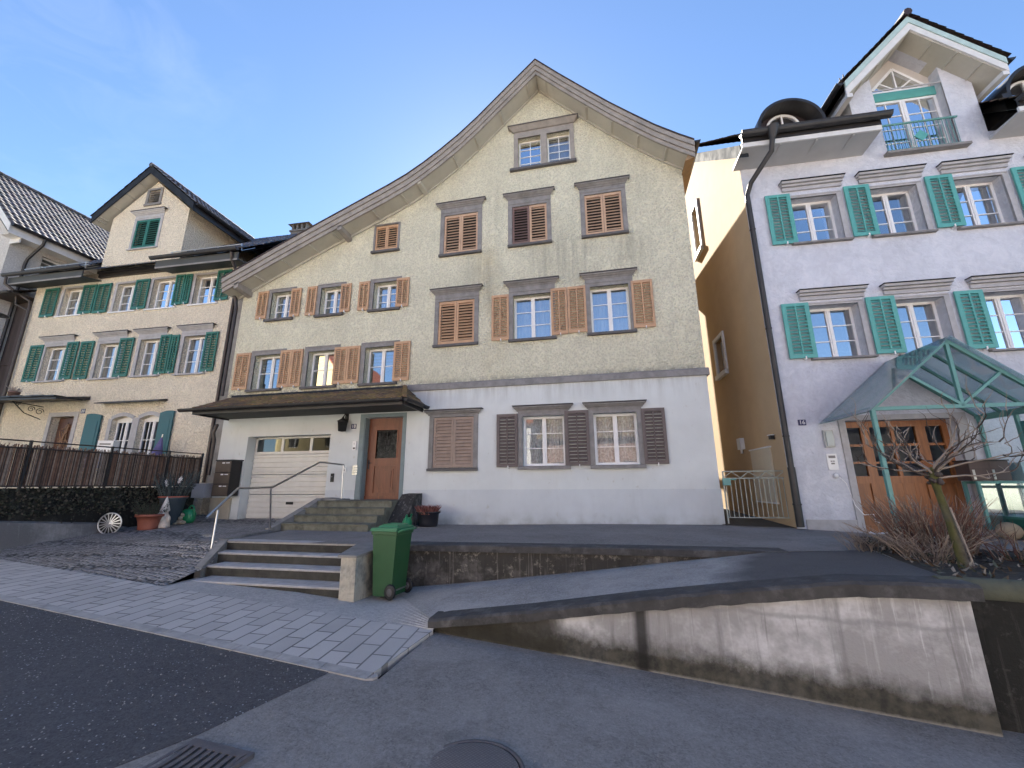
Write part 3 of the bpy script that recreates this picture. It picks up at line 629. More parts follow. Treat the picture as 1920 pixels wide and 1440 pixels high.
# garage door
m = MB(); u0, u1, z0, z1 = GAR; v = .28; z0 = -.90; u0 += .02
n = 13; zt = .86
for i in range(n):
    a = z0 + (zt - z0) * i / n; b = z0 + (zt - z0) * (i + 1) / n; h = b - a
    m.hexa([(u0, v + .016, a), (u1, v + .016, a), (u1, v + .06, a), (u0, v + .06, a), (u0, v + .016, a + h * .35), (u1, v + .016, a + h * .35), (u1, v + .06, a + h * .35), (u0, v + .06, a + h * .35)])
    m.hexa([(u0, v + .016, a + h * .35), (u1, v + .016, a + h * .35), (u1, v + .06, a + h * .35), (u0, v + .06, a + h * .35), (u0, v - .004, a + h * .5), (u1, v - .004, a + h * .5), (u1, v + .06, a + h * .5), (u0, v + .06, a + h * .5)])
    m.box(u0, u1, v - .004, v + .06, a + h * .5, b - (.018 if i in (4, 8) else .002))
m.box(u0, u0 + .06, v, v + .05, zt, z1); m.box(u1 - .06, u1, v, v + .05, zt, z1); m.box(u0, u1, v - .004, v + .05, zt + .01, zt + .09); m.box(u0, u1, v, v + .05, z1 - .05, z1)
for t in (.345, .70): x = u0 + (u1 - u0) * t; m.box(x - .04, x + .04, v, v + .05, zt + .09, z1 - .05)
g = m.build('garage_door', plain('cream_white_garage_door', (.68, .66, .60), .55, .06, 4), H)
m = MB(); m.quad((u0 + .05, v + .02, zt + .08), (u1 - .05, v + .02, zt + .08), (u1 - .05, v + .02, z1 - .04), (u0 + .05, v + .02, z1 - .04)); m.build('pane', M['glass_dark'], g)
m = MB(); x = (u0 + u1) / 2 + .05; m.box(x - .11, x + .11, v - .022, v - .004, -.50, -.43); m.box(x - .08, x - .02, v - .04, v - .02, -.48, -.45); m.build('handle', M['black'], g)
# lean-to canopy over door and garage
C = [(-10.62, -1.15, 2.02), (-4.52, -1.15, 2.02), (-4.47, 0, 2.0), (-5.08, 0, 2.53), (-10.62, 0, 2.53)]
m = MB(); sd = Vector((0, 1.15, .51)); sheet_roof(m, (-10.62, -1.17, 2.03), (1, 0, 0), sd, 34, 6, .178, .207, .010, .022, 4)
# cut the right end along the hip
b2 = MB(); b2.smooth = False
keep = []
for f in m.f:
    cx_ = sum(m.v[i][0] for i in f) / len(f); cy_ = sum(m.v[i][1] for i in f) / len(f)
    if cx_ < -4.56 - (cy_ + 1.15) / 1.15 * .56: keep.append(f)
m.f = keep; m.m = [0] * len(keep); m.sm = [False] * len(keep)
hip = Vector((-4.50, -1.17, 2.03)); sheet_roof(m, (-4.50, -1.17, 2.03), (.03, 1.15, -.0), Vector((-.60, .0, .53)), 7, 4, .165, .2, .008, .02, 3)
kp = []
for f in m.f:
    c = [sum(m.v[i][k] for i in f) / len(f) for k in range(3)]
    if not (c[0] > -5.2 and c[1] < 0 and c[0] < -4.56 - (c[1] + 1.15) / 1.15 * .56 + .02 and c[2] > 2.03 + .46 * (c[1] + 1.17) + .06): kp.append(f)
m.f = kp; m.m = [0] * len(kp); m.sm = [False] * len(kp)
for k in range(7):
    t = k / 7; m.tube([(-4.50 - .58 * t, -1.17 + 1.15 * t, 2.09 + .5 * t), (-4.50 - .58 * (t + .16), -1.17 + 1.15 * (t + .16), 2.07 + .5 * (t + .16))], [.065, .05], 7)
cr = m.build('canopy_roof', M['tile_moss'], H)
m = MB(); m.prismz([(C[0][0], -1.1), (-4.58, -1.1), (-4.52, -.0), (-10.62, -.0)], 1.90, 1.93); m.build('canopy_soffit', plain('dark_canopy_boards', (.06, .065, .06), .8, .2, 5), cr)
m = MB(); m.box(-10.62, -4.56, -1.13, -1.10, 1.86, 2.02); m.box(-4.57, -4.54, -1.10, 0, 1.86, 2.0); m.box(-10.64, -10.61, -1.13, 0, 1.86, 2.02)
gutter(m, (-10.95, -1.22, 1.99), (-4.50, -1.22, 1.99), .07); gutter(m, (-4.46, -1.22, 1.99), (-4.42, 0, 1.99), .065); m.build('canopy_gutter', M['dark_metal'], cr)
m = MB(); m.box(-10.62, -5.05, -.04, .0, 2.50, 2.60); m.build('flashing', M['lead'], cr)
m = MB(); m.box(-10.78, -10.1, -.05, -.001, -1.2, -.32); m.build('meter_hatch', plain('beige_hatch', (.42, .38, .30), .8, .08), H)
# ================================================================== the peach house with green shutters
L = empty('shuttered_house', (-11.4, 10.4, 0), R(2.2), 'peach roughcast house with dark green shutters and a small gabled dormer', 'house')
U0, U1, ZE = -8.76, -.12, 7.2
LU = [(-7.42, -6.47, 5.95, 7.02), (-5.06, -4.18, 5.92, 6.99), (-3.55, -2.56, 5.91, 7.02), (-1.82, -.90, 5.93, 7.01)]
LL = [(-7.55, -6.50, 3.55, 4.80), (-5.22, -4.28, 3.53, 4.76), (-3.55, -2.67, 3.54, 4.80), (-1.83, -.92, 3.52, 4.80)]
def arch(u0, u1, z0, z1, rise, n=8):
    return [(u0, z0), (u1, z0)] + [(u1 + (u0 - u1) * i / n, z1 + rise * math.sin(math.pi * i / n)) for i in range(n + 1)]
AR = [arch(-4.0, -3.20, .75, 2.10, .11), arch(-2.95, -2.16, .75, 2.10, .11)]
LD = rect(-6.5, -5.55, .02, 2.28)
holes = [rect(*h) for h in LU + LL] + AR + [LD]
m = MB(); m.facade([(U0, -1.2), (U1, -1.2), (U1, ZE + .3), (U0, ZE + .3)], holes, 0, .24)
m.quad((U1, 0, -1.2), (U1, 9, -1.2), (U1, 9, ZE), (U1, 0, ZE)); m.add([(U1, 0, ZE), (U1, 9, ZE), (U1, 4.5, ZE + 4.0)], [(0, 1, 2)]); m.quad((U0, 0, -1.2), (U0, 9, -1.2), (U0, 9, ZE), (U0, 0, ZE)); m.quad((U0, 9, -1.2), (U1, 9, -1.2), (U1, 9, ZE), (U0, 9, ZE))
m.build('roughcast_wall', M['peach'], L)
m = MB(); GA = (-4.33, 11.12)
m.facade([(-6.03, 7.5), (-2.68, 7.5), (-2.68, 9.76), GA, (-6.03, 9.76)], [rect(-4.88, -3.84, 8.34, 9.52), rect(-4.60, -4.10, 10.18, 10.76)], 0, .16)
for u in (-6.03, -2.68): m.quad((u, 0, 7.3), (u, 5, 7.3), (u, 5, 9.76), (u, 0, 9.76))
m.build('dormer_wall', M['peach'], L)
m = MB(); m.box(U1, U1 + .36, -.06, .30, .10, 7.0); m.tube([(U1 + .18, .1, .55), (U1 + .18, .1, -.0)], .19, 12); m.build('corner_pilaster', M['concrete'], L)
for i, (u0, u1, z0, z1) in enumerate(LU):
    w = make_sash(L, u0, u1, z0, z1, .17, 2); surround(w, u0, u1, z0, z1, .10, .07, .012, 'stone_light', sillm='white', silld=.06, sillh=.05); curtain(w, u0, u0 + .3, z0, z1, .30, n=4); curtain(w, u1 - .3, u1, z0, z1, .31, n=4)
for i, (u0, u1, z0, z1) in enumerate(LL):
    w = make_sash(L, u0, u1, z0, z1, .17, 2); surround(w, u0, u1, z0, z1, .12, .12, .02, 'stone_light', cornice=5.12, sillm='stone_light', silld=.09, sillh=.06, corm='stone_light'); curtain(w, u0, u0 + .28, z0, z1, .30, n=4); curtain(w, u1 - .28, u1, z0, z1, .31, n=4)
w = None
for A in AR:
    u0, u1 = A[0][0], A[1][0]; w = make_sash(L, u0, u1, .78, 2.10, .16, 1, 0, glassm='glass_dark'); m = MB()
    n = 8; f = [(u1 + (u0 - u1) * i / n, 2.10 + .11 * math.sin(math.pi * i / n)) for i in range(n + 1)]
    for a, b in zip(f, f[1:]): m.hexa([(a[0], .165, 2.02), (b[0], .165, 2.02), (b[0], .2, 2.02), (a[0], .2, 2.02), (a[0], .165, a[1]), (b[0], .165, b[1]), (b[0], .2, b[1]), (a[0], .2, a[1])])
    for t in (.27, .73): x = u0 + (u1 - u0) * t; m.box(x - .012, x + .012, .165, .2, .84, 2.04)
    m.build('arched_head', M['white'], w)
    m = MB(); g = [(u1 + .06 + (u0 - u1 - .12) * i / n, 2.14 + .13 * math.sin(math.pi * i / n)) for i in range(n + 1)]
    for a, b, c, e in zip(f, f[1:], g, g[1:]): m.hexa([(a[0], -.02, a[1]), (b[0], -.02, b[1]), (b[0], .02, b[1]), (a[0], .02, a[1]), (c[0], -.02, c[1] + .06), (e[0], -.02, e[1] + .06), (e[0], .02, e[1] + .06), (c[0], .02, c[1] + .06)])
    m.box(u0 - .13, u0 - .002, -.02, .02, .7, 2.14); m.box(u1 + .002, u1 + .13, -.02, .02, .7, 2.14); m.build('stone_frame', M['stone_light'], w)
m = MB(); m.hexa([(-4.5, -.28, 2.60), (-2.03, -.28, 2.60), (-2.03, -.0, 2.66), (-4.5, -.0, 2.66), (-4.5, -.28, 2.63), (-2.03, -.28, 2.63), (-2.03, 0, 2.72), (-4.5, 0, 2.72)]); m.build('hood', M['dark_metal'], L)
G = 'green_shutter'
for (u0, u1, z0, z1) in [(-8.22, -7.58, 5.95, 7.06), (-6.50, -5.94, 5.95, 7.05), (-5.86, -5.27, 5.92, 7.03), (-4.23, -3.65, 5.93, 7.05), (-2.58, -2.22, 5.96, 7.07), (-2.19, -1.93, 5.97, 7.06), (-.92, -.40, 5.98, 7.07),
                         (-8.19, -7.63, 3.55, 4.88), (-6.57, -6.09, 3.56, 4.90), (-5.97, -5.43, 3.53, 4.88), (-4.35, -3.78, 3.53, 4.89), (-2.71, -2.28, 3.55, 4.89), (-2.26, -1.98, 3.56, 4.86), (-.97, -.49, 3.54, 4.87)]:
    shutter(L, u0, u1, z0, z1, G, slats=14, slope=random.uniform(-.03, .03), v=-.065)
for (u0, u1) in ((-4.98, -4.38), (-2.12, -1.62)):
    n = 6; tp = [(u0 + (u1 - u0) * i / n, 2.22 + .10 * math.sin(math.pi * (i / n * .6 + (.3 if u0 < -4 else .1)))) for i in range(n + 1)]
    m = MB(); m.prism([(u0, .72), (u1, .72)] + tp[::-1], -.075, -.035); m.prism([(u0 + .09, .85), (u1 - .09, .85), (u1 - .09, 2.08), (u0 + .09, 2.08)], -.083, -.0752)
    m.build('shutter', M['petrol_shutter'], L)
# dormer window with closed leaves, vent
w = MB(); w.box(-4.86, -3.86, .14, .155, 8.36, 9.5); w = w.build('window', M['interior'], L); surround(w, -4.88, -3.84, 8.34, 9.52, .10, .10, .02, 'stone_light', cornice=9.84, sillm='stone_light', silld=.07, sillh=.05, corm='stone_light')
closed_pair(L, -4.88, -3.84, 8.34, 9.52, G, slats=11, v=-.01)
m = MB()
for i in range(6): z = 10.22 + i * .09; m.hexa([(-4.60, -.005, z), (-4.10, -.005, z), (-4.10, .05, z + .05), (-4.60, .05, z + .05), (-4.60, -.005, z + .018), (-4.10, -.005, z + .018), (-4.10, .05, z + .068), (-4.60, .05, z + .068)])
m.box(-4.70, -4.60, -.03, .02, 10.12, 10.82); m.box(-4.10, -4.0, -.03, .02, 10.12, 10.82); m.box(-4.6, -4.1, -.03, .02, 10.76, 10.84); m.box(-4.72, -3.98, -.05, .02, 10.10, 10.18)
m.build('vent', M['stone'], L)
# roofs
m = MB(); sl = Vector((0, 1, .80)).normalized(); sheet_roof(m, (-9.15, -.62, 7.42), (1, 0, 0), sl, 52, 20, .185, .34, .035, .03, 6)
kp = []
for f in m.f:
    c = [sum(m.v[i][k] for i in f) / len(f) for k in range(3)]
    if not (-6.15 < c[0] < -2.6 and c[1] < -.0 + max(0, 1.9 - abs(c[0] + 4.33)) * 1.0 + .8): kp.append(f)
m.f = kp; m.m = [0] * len(kp); m.sm = [False] * len(kp)
rf = m.build('roof', M['tile_glaze'], L)
m = MB(); m.quad((-9.15, 4.5, 11.4), (.42, 4.5, 11.4), (.42, 9.6, 7.3), (-9.15, 9.6, 7.3)); m.quad((-9.15, -.5, 7.36), (.42, -.5, 7.36), (.42, 4.5, 11.36), (-9.15, 4.5, 11.36)); m.build('roof_deck', M['dark_metal'], L)
for (a, b) in ((-9.15, -5.85), (-2.85, .30)):
    m = MB(); m.hexa([(a, -.56, 7.06), (b, -.56, 7.06), (b, .0, 7.18), (a, .0, 7.18), (a, -.56, 7.09), (b, -.56, 7.09), (b, .0, 7.21), (a, .0, 7.21)]); m.box(a, b, -.60, -.56, 7.04, 7.32); e = m.build('eave_soffit', plain('dark_slate_soffit', (.06, .065, .065), .7, .15, 4), L)
    m = MB(); m.box(a, b, -.605, -.60, 7.04, 7.10); m.build('eave_batten', M['stone'], e)
    m = MB(); gutter(m, (a - .1, -.70, 7.40), (b + .05, -.70, 7.40), .08); m.build('gutter', M['dark_metal'], L)
    m = MB()
    for zz in (7.62, 7.72): m.tube([(a + .3, -.42, zz), (b - .1, -.42, zz)], .016, 6)
    k = int((b - a) / .9)
    for i in range(k + 1): x = a + .35 + i * .9; m.bar((x, -.42, 7.74), (x, -.40, 7.50), .015, .03); m.bar((x, -.40, 7.5), (x, .1, 7.9), .03, .012)
    m.build('snow_guard', M['steel'], L)
m = MB(); m.box(-5.9, -2.8, -.10, .0, 7.28, 7.49); m.box(-5.9, -2.8, -.16, -.10, 7.40, 7.50); m.build('flashing', M['dark_metal'], L)
m = MB()
for s in (-1, 1):     # dormer roof: fascia, soffit, tiles
    e = (GA[0] + s * 2.2, 9.72); a = (GA[0], 11.56)
    for dz0, dz1, y, mt in ((.02, .30, -.34, 0),): m.hexa([(e[0], y, e[1] - dz1), (a[0], y, a[1] - dz1 - .02), (a[0], y + .03, a[1] - dz1 - .02), (e[0], y + .03, e[1] - dz1), (e[0], y, e[1] - dz0), (a[0], y, a[1] - dz0), (a[0], y + .03, a[1] - dz0), (e[0], y + .03, e[1] - dz0)])
f = m.build('dormer_fascia', M['lead'], L)
m = MB()
for s in (-1, 1):
    e = (GA[0] + s * 2.2, 9.72); a = (GA[0], 11.56); m.quad((e[0], -.31, e[1] - .27), (a[0], -.31, a[1] - .3), (a[0], 5, a[1] - .3), (e[0], 5, e[1] - .27))
    for t in (.08, .13, .35, .58, .8): x = e[0] + (a[0] - e[0]) * t; z = e[1] - .27 + (a[1] - e[1]) * t; m.box(x - .02, x + .02, -.30, 0, z - .035, z + .01)
m.build('dormer_soffit', M['soffit'], L)
m = MB(); q = Vector((2.2, 0, 1.84)).normalized()
sheet_roof(m, (GA[0] - 2.24, -.36, 9.70), (0, 1, 0), q, 28, 9, .185, .325, .03, .03, 5); sheet_roof(m, (GA[0] + 2.24, -.36, 9.70), (0, 1, 0), (-q.x, 0, q.z), 28, 9, .185, .325, .03, .03, 5)
for i in range(13): m.tube([(GA[0], -.38 + i * .40, 11.57), (GA[0], -.38 + i * .40 + .43, 11.60)], [.09, .075], 8)
m.build('dormer_roof', M['tile_glaze'], L)
m = MB(); gutter(m, (GA[0] + 2.3, 5, 9.66), (GA[0] + 2.3, -.3, 9.66), .07); m.box(GA[0] + 2.16, GA[0] + 2.2, -.30, 5, 9.40, 9.66); m.build('dormer_gutter', M['dark_metal'], L)
m = MB(); m.tube([(.10, -.66, 7.30), (.10, -.6, 7.1), (-.02, -.15, 6.7), (-.10, -.09, 6.4), (-.10, -.09, .10)], .048, 10); m.build('downpipe', M['copper_pipe'], L)
m = MB(); m.tube([(-9.08, -.7, 7.30), (-9.08, -.68, 7.05), (-8.98, -.4, 6.85), (-8.72, -.12, 6.6), (-8.70, -.09, 6.3), (-8.70, -.09, -.2)], .045, 10); m.tube([(-9.1, -.3, 6.75), (-9.1, -.25, 6.45), (-8.72, -.10, 6.25)], .035, 8); m.build('downpipe', M['copper_pipe'], L)
m = MB(); x, y, z = -2.3, 5.4, 10.9
m.box(x - .45, x + .45, y - .4, y + .4, z - .6, z + 1.2); m.box(x - .5, x + .5, y - .45, y + .45, z + 1.2, z + 1.28)
for i in range(4): m.box(x - .42 + i * .25, x - .33 + i * .25, y - .4, y + .4, z + 1.28, z + 1.58)
m.hexa([(x - .58, y - .5, z + 1.58), (x + .58, y - .5, z + 1.58), (x + .58, y + .5, z + 1.58), (x - .58, y + .5, z + 1.58), (x - .4, y - .3, z + 1.75), (x + .4, y - .3, z + 1.75), (x + .4, y + .3, z + 1.75), (x - .4, y + .3, z + 1.75)])
m.build('chimney', plain('grey_chimney_render', (.20, .185, .17), .9, .2, 5), L)
# door and its slate canopy on an iron bracket
m = MB(); m.box(-6.64, -6.5, -.02, .03, 0, 2.42); m.box(-5.55, -5.40, -.02, .03, 0, 2.42); m.box(-6.5, -5.55, -.02, .03, 2.28, 2.42); m.build('door_frame', M['stone_light'], L)
m = MB(); m.box(-6.46, -5.58, .20, .25, .03, 2.26)
for i in range(2):
    for j in range(3): m.box(-6.38 + i * .42, -6.06 + i * .42, .185, .20, .12 + j * .7, .7 + j * .7)
d = m.build('door', M['old_door'], L)
m = MB()
random.seed(3)
for i in range(26): a = random.uniform(0, 6.28); m.tube([(-6.02 + random.uniform(-.3, .3), .18, 1.2 + random.uniform(-.3, .8)), (-6.02 + random.uniform(-.3, .3) + .08 * math.cos(a), .15, 1.3 + random.uniform(-.3, .8))], .018, 5)
m.build('carving', wood('light_carved_wood', (.24, .13, .07)), d)
m = MB(); m.hexa([(-9.0, -1.0, 2.72), (-5.1, -.9, 2.66), (-5.1, 0, 2.80), (-9.0, 0, 2.86), (-9.0, -1.0, 2.78), (-5.1, -.9, 2.72), (-5.1, 0, 2.92), (-9.0, 0, 2.98)])
for i in range(9): m.box(-8.9 + i * .42, -8.9 + i * .42 + .44, -1.04 + .01 * i, -.2, 2.785 - i * .006 + (i % 2) * .012, 2.83 - i * .006 + (i % 2) * .012)
cn = m.build('door_canopy', M['dark_metal'], L)
m = MB(); m.tube([(-6.9, -.05, 2.2), (-6.9, -.5, 2.35), (-6.9, -.85, 2.68)], .014, 6); m.tube([(-6.9, -.05, 2.62), (-6.9, -.9, 2.66)], .014, 6)
for cy, cz, r in ((-.35, 2.5, .10), (-.12, 2.45, .12), (-.7, 2.6, .06)): m.tube([(-6.9, cy + r * (1 - i / 20) * math.cos(i * .6), cz + r * (1 - i / 20) * math.sin(i * .6)) for i in range(16)], .010, 5)
m.build('bracket', M['black'], cn)
# things on and by this house
def Lp(u, v, z): c, s = math.cos(R(2.2)), math.sin(R(2.2)); return (-11.4 + u * c - v * s, 10.4 + u * s + v * c, z)
def sign(name, pos, rz, s, w, h, size, label, cat='number sign'):
    t = empty(name, pos, rz, label, cat); m = MB(); m.box(-w / 2, w / 2, -.012, 0, -h / 2, h / 2); m.build('plate', plain('dark_blue_enamel', (.012, .018, .09), .3, .05), t)
    text_mesh('digits', s, size, M['white'], t, (0, -.014, 0), .002); return t
sign('number_sign', Lp(-5.26, -.002, 2.43), R(2.2), '20', .17, .15, .14, 'small dark house number 20 sign beside the carved door')
sign('number_sign', (3.6 + .40, 9.4 + .012, 1.19), R(2.2), '16', .145, .115, .115, 'blue enamel house number 16 sign on the lilac grey wall')
sign('number_sign', (-6.52, 9.997, 1.55), 0, '18', .15, .13, .13, 'dark house number 18 sign between the lantern and the brown door')
p = Lp(-7.55, -.5, 2.84); t = empty('flower_pot', p, 0, 'small pink and dark flower pot standing on the slate door canopy', 'flower pot'); m = MB(); m.lathe([(.01, 0), (.11, 0), (.14, .2), (.15, .2), (.15, .24), (.12, .24), (.1, .2)], (0, 0, 0), 14); m.build('pot', plain('dull_clay', (.17, .11, .10), .8), t)
m = MB()
for i in range(60): a = random.uniform(0, 6.28); r = random.uniform(.02, .22); z = random.uniform(.24, .42); m.tube([(0, 0, .2), (r * math.cos(a), r * math.sin(a), z)], .007, 3)
m.build('dry_stems', plain('dry_pink_stems', (.40, .33, .30), .9), t)
# ---- house further along the street, board clad passage between
W = empty('roadside_house', (-21.35, 9.6, 0), 0, 'pale house with a large dark tiled roof and a white bargeboard', 'house')
m = MB(); m.facade([(-7, -1), (0, -1), (0, 9.15), (-3.2, 12.3), (-7, 8.5)], [rect(-2.55, -1.25, 8.2, 9.45)], 0, .2); m.facade([(-7, -1), (0, -1), (0, 9.15), (-3.2, 12.3), (-7, 8.5)], [], 9, 0)
b2 = MB(); o2 = [(0, -1), (9, -1), (9, 9.2), (0, 9.2)]
fm = MB(); fm.facade(o2, [rect(.95, 2.9, 7.9, 8.95)], 0, .2); m.add([(-v_[1], v_[0], v_[2]) for v_ in fm.v], fm.f)
m.quad((-7, 0, -1), (-7, 9, -1), (-7, 9, 8.5), (-7, 0, 8.5)); m.build('roughcast_wall', M['whitewall'], W)
w = make_sash(W, -2.55, -1.25, 8.2, 9.45, .16, 2); surround(w, -2.55, -1.25, 8.2, 9.45, .1, .1, .02, 'stone_light', cornice=9.75, corm='stone_light')
w = MB(); w.box(-.17, -.13, .95, 2.9, 7.9, 7.97); w.box(-.17, -.13, .95, 2.9, 8.88, 8.95); w.box(-.17, -.13, .95, 1.03, 7.9, 8.95); w.box(-.17, -.13, 1.9, 1.98, 7.9, 8.95)
for i in range(5): w.box(-.165, -.15, .95, 2.9, 8.05 + i * .17, 8.08 + i * .17)
w.build('window', M['white'], W)
m = MB(); q = Vector((-3.3, 0, 3.3)).normalized(); sheet_roof(m, (.62, -.42, 9.42), (0, 1, 0), q, 45, 15, .225, .32, .032, .03, 6); q2 = Vector((3.3, 0, 3.3)).normalized(); sheet_roof(m, (-7.3, -.42, 8.15), (0, 1, 0), q2, 10, 17, .9, .345, .02, .03, 2)
for i in range(24): m.tube([(-2.72, -.45 + i * .42, 12.80), (-2.72, -.45 + i * .42 + .45, 12.83)], [.10, .085], 8)
rf = m.build('roof', M['tile_glaze'], W)
m = MB(); m.quad((.6, -.3, 9.36), (-2.75, -.3, 12.7), (-2.75, 9, 12.7), (.6, 9, 9.36)); m.quad((-7.3, -.3, 8.1), (-2.75, -.3, 12.7), (-2.75, 9, 12.7), (-7.3, 9, 8.1)); m.build('roof_deck', M['grey_soffit'], W)
m = MB()
for (e, a) in (((.62, 9.44), (-2.72, 12.78)), ((-7.3, 8.2), (-2.72, 12.78))): m.hexa([(e[0], -.42, e[1] - .34), (a[0], -.42, a[1] - .40), (a[0], -.38, a[1] - .40), (e[0], -.38, e[1] - .34), (e[0], -.42, e[1] - .03), (a[0], -.42, a[1] - .03), (a[0], -.38, a[1] - .03), (e[0], -.38, e[1] - .03)])
m.build('bargeboard', M['white_board'], W)
m = MB(); gutter(m, (.72, 9, 9.40), (.72, -.4, 9.40), .085); m.build('gutter', M['dark_metal'], W)
m = MB(); m.box(.56, .60, -.38, 9, 9.06, 9.34); m.quad((0, -.3, 9.1), (.58, -.3, 9.08), (.58, 9, 9.08), (0, 9, 9.1)); m.box(-.02, .5, -.02, .02, 8.9, 9.1); m.build('eave_soffit', M['white_board'], W)
m = MB(); m.tube([(.70, .55, 9.32), (.66, .55, 9.1), (.15, .50, 8.55), (.08, .50, 8.3), (.08, .5, 6.9), (.08, .5, .5)], .05, 9); m.build('downpipe', M['dark_metal'], W)
S = empty('board_clad_passage', (-21.3, 10.25, 0), 0, 'narrow passage clad in dark weathered boards under a small slate roof', 'shed')
m = MB(); m.box(-.9, 1.3, 0, .08, -1, 6.85); m.box(-.9, 1.3, -.03, 0, 4.3, 4.42); m.build('board_wall', M['boards'], S)
m = MB(); sheet_roof(m, (-1.7, -.75, 6.80), (1, 0, 0), Vector((0, .8, .42)), 14, 4, .20, .26, .02, .03, 4); m.box(-1.7, 1.1, -.75, .1, 6.74, 6.79); m.build('roof', M['tile'], S)
m = MB(); gutter(m, (-1.7, -.82, 6.78), (1.05, -.82, 6.78), .06); m.build('gutter', M['dark_metal'], S)

# ================================================================== the lilac grey house with teal shutters
G_ = empty('teal_shuttered_house', (3.6, 9.4, 0), R(2.2), 'lilac grey rendered house with teal shutters, round dormers and a tall glazed gable', 'house')
RU = [(.94, 1.90, 5.21, 6.36), (2.52, 3.48, 5.21, 6.38), (4.12, 5.08, 5.21, 6.38), (5.75, 6.7, 5.21, 6.38)]
RL = [(.90, 1.86, 2.53, 3.70), (2.50, 3.42, 2.51, 3.70), (4.05, 5.0, 2.52, 3.72), (5.7, 6.65, 2.52, 3.72)]
RD = rect(1.17, 3.06, -.95, 1.20)
m = MB(); UE = 10.5
m.facade([(0, -1.4), (UE, -1.4), (UE, 7.5), (5.1, 7.5), (5.1, 9.22), (3.84, 10.45), (2.6, 9.2), (2.6, 7.5), (0, 7.5)], [rect(*h) for h in RU + RL] + [RD, [(3.12, 7.2), (4.53, 7.2), (4.53, 9.42), (3.82, 10.1), (3.12, 9.42)]], 0, .28)
for u in (2.6, 5.1): m.quad((u, 0, 7.3), (u, 5, 7.3), (u, 5, 9.2), (u, 0, 9.2))
m.quad((UE, 0, -1.4), (UE, 10, -1.4), (UE, 10, 7.5), (UE, 0, 7.5)); m.quad((0, 10, -1.4), (UE, 10, -1.4), (UE, 10, 7.5), (0, 10, 7.5))
m.build('rendered_wall', M['lilac'], G_)
m = MB(); fm = MB(); SW = [(0, -1.4), (10, -1.4), (10, 7.5), (5.1, 11.98), (0, 7.70)]
AW = [(3.35, 3.95, 7.3, 8.9), (2.60, 3.30, 3.05, 4.05), (6.0, 6.7, 4.5, 6.2), (6.1, 6.9, .4, 2.0), (6.05, 6.8, 2.4, 4.0), (7.3, 8.0, 4.4, 5.9)]
fm.facade(SW, [rect(*h) for h in AW], 0, .22); m.add([(v_[1], v_[0], v_[2]) for v_ in fm.v], fm.f); m.build('alley_wall', M['alley'], G_)
m = MB(); m.box(.012, .16, -.012, -.001, -1.3, 7.28); m.build('corner_strip', M['lilac'], G_)
for (a, b, z0, z1) in AW:
    m = MB(); f = .10; pr = -.05
    m.box(pr, .02, a - f, a, z0 - f, z1 + f); m.box(pr, .02, b, b + f, z0 - f, z1 + f); m.box(pr, .02, a, b, z1, z1 + f); m.box(pr - .05, .02, a - f, b + f, z0 - f - .03, z0)
    m.box(.14, .18, a, b, z0, z0 + .06); m.box(.14, .18, a, a + .06, z0, z1); m.box(.14, .18, b - .06, b, z0, z1); m.box(.14, .18, a, b, z1 - .06, z1)
    w = m.build('window', M['white_board'], G_); g = MB(); g.quad((.16, a, z0), (.16, b, z0), (.16, b, z1), (.16, a, z1)); g.build('pane', M['glass'], w)
for row, cz in ((RU, 6.73), (RL, 4.01)):
    for (u0, u1, z0, z1) in row:
        w = make_sash(G_, u0, u1, z0, z1, .22, 2); surround(w, u0, u1, z0, z1, .10, .07, .02, 'stone_light', sillm='stone', silld=.09, sillh=.05, frieze=False)
        c = MB(); p, q = u0 - .12, u1 + .12
        for k, (d, a, b) in enumerate(((.045, -.19, -.105), (.09, -.098, -.05), (.14, -.043, .01))): c.box(p - .3 * d, q + .3 * d, -d, 0.0, cz + a, cz + b)
        c.build('cornice', M['stone_light'], w); c = MB(); c.box(p - .06, q + .06, -.17, 0, cz + .012, cz + .026); c.build('cornice_flashing', M['lead'], w)
        if row is RU: curtain(w, u1 - .14, u1, z0, z1, .36, n=3)
        else: curtain(w, u1 - .12, u1, z0, z1, .36, n=3)
X = 'teal_shutter'
for (u0, u1, z0, z1) in [(.41, .93, 5.20, 6.46), (2.04, 2.54, 5.22, 6.48), (3.63, 4.14, 5.24, 6.50), (5.22, 5.73, 5.22, 6.48), (.36, .89, 2.53, 3.76), (1.98, 2.51, 2.54, 3.78), (3.58, 4.07, 2.54, 3.77), (5.15, 5.67, 2.54, 3.77)]:
    shutter(G_, u0, u1, z0, z1, X, slats=14, st=.085, v=-.07)
# glazed gable with railing
m = MB(); m.prism([(3.10, 9.08), (4.55, 9.08), (4.55, 9.5), (3.82, 10.15), (3.10, 9.5)], .26, .28); 
gw = m.build('gable_panel', plain('cream_panel', (.58, .54, .50), .7, .05), G_)
m = MB(); v = .225; tri = [(3.20, 9.13), (4.44, 9.13), (3.82, 9.78)]
for a, b in zip(tri, tri[1:] + tri[:1]): m.bar((a[0], v + .02, a[1]), (b[0], v + .02, b[1]), .06, .05, (0, 1, 0))
for e in ((3.82, 9.78), (3.46, 9.42), (4.18, 9.42)): m.bar((3.82, v + .02, 9.14), (e[0], v + .02, e[1]), .03, .03, (0, 1, 0))
w = m.build('window', M['white'], G_); g = MB(); g.add([(a, v + .03, b) for a, b in tri], [(0, 1, 2)]); g.build('pane', M['glass'], w)
m = MB(); m.box(3.12, 4.53, .17, .26, 8.84, 9.07); m.build('transom_panel', M['teal_shutter'], gw)
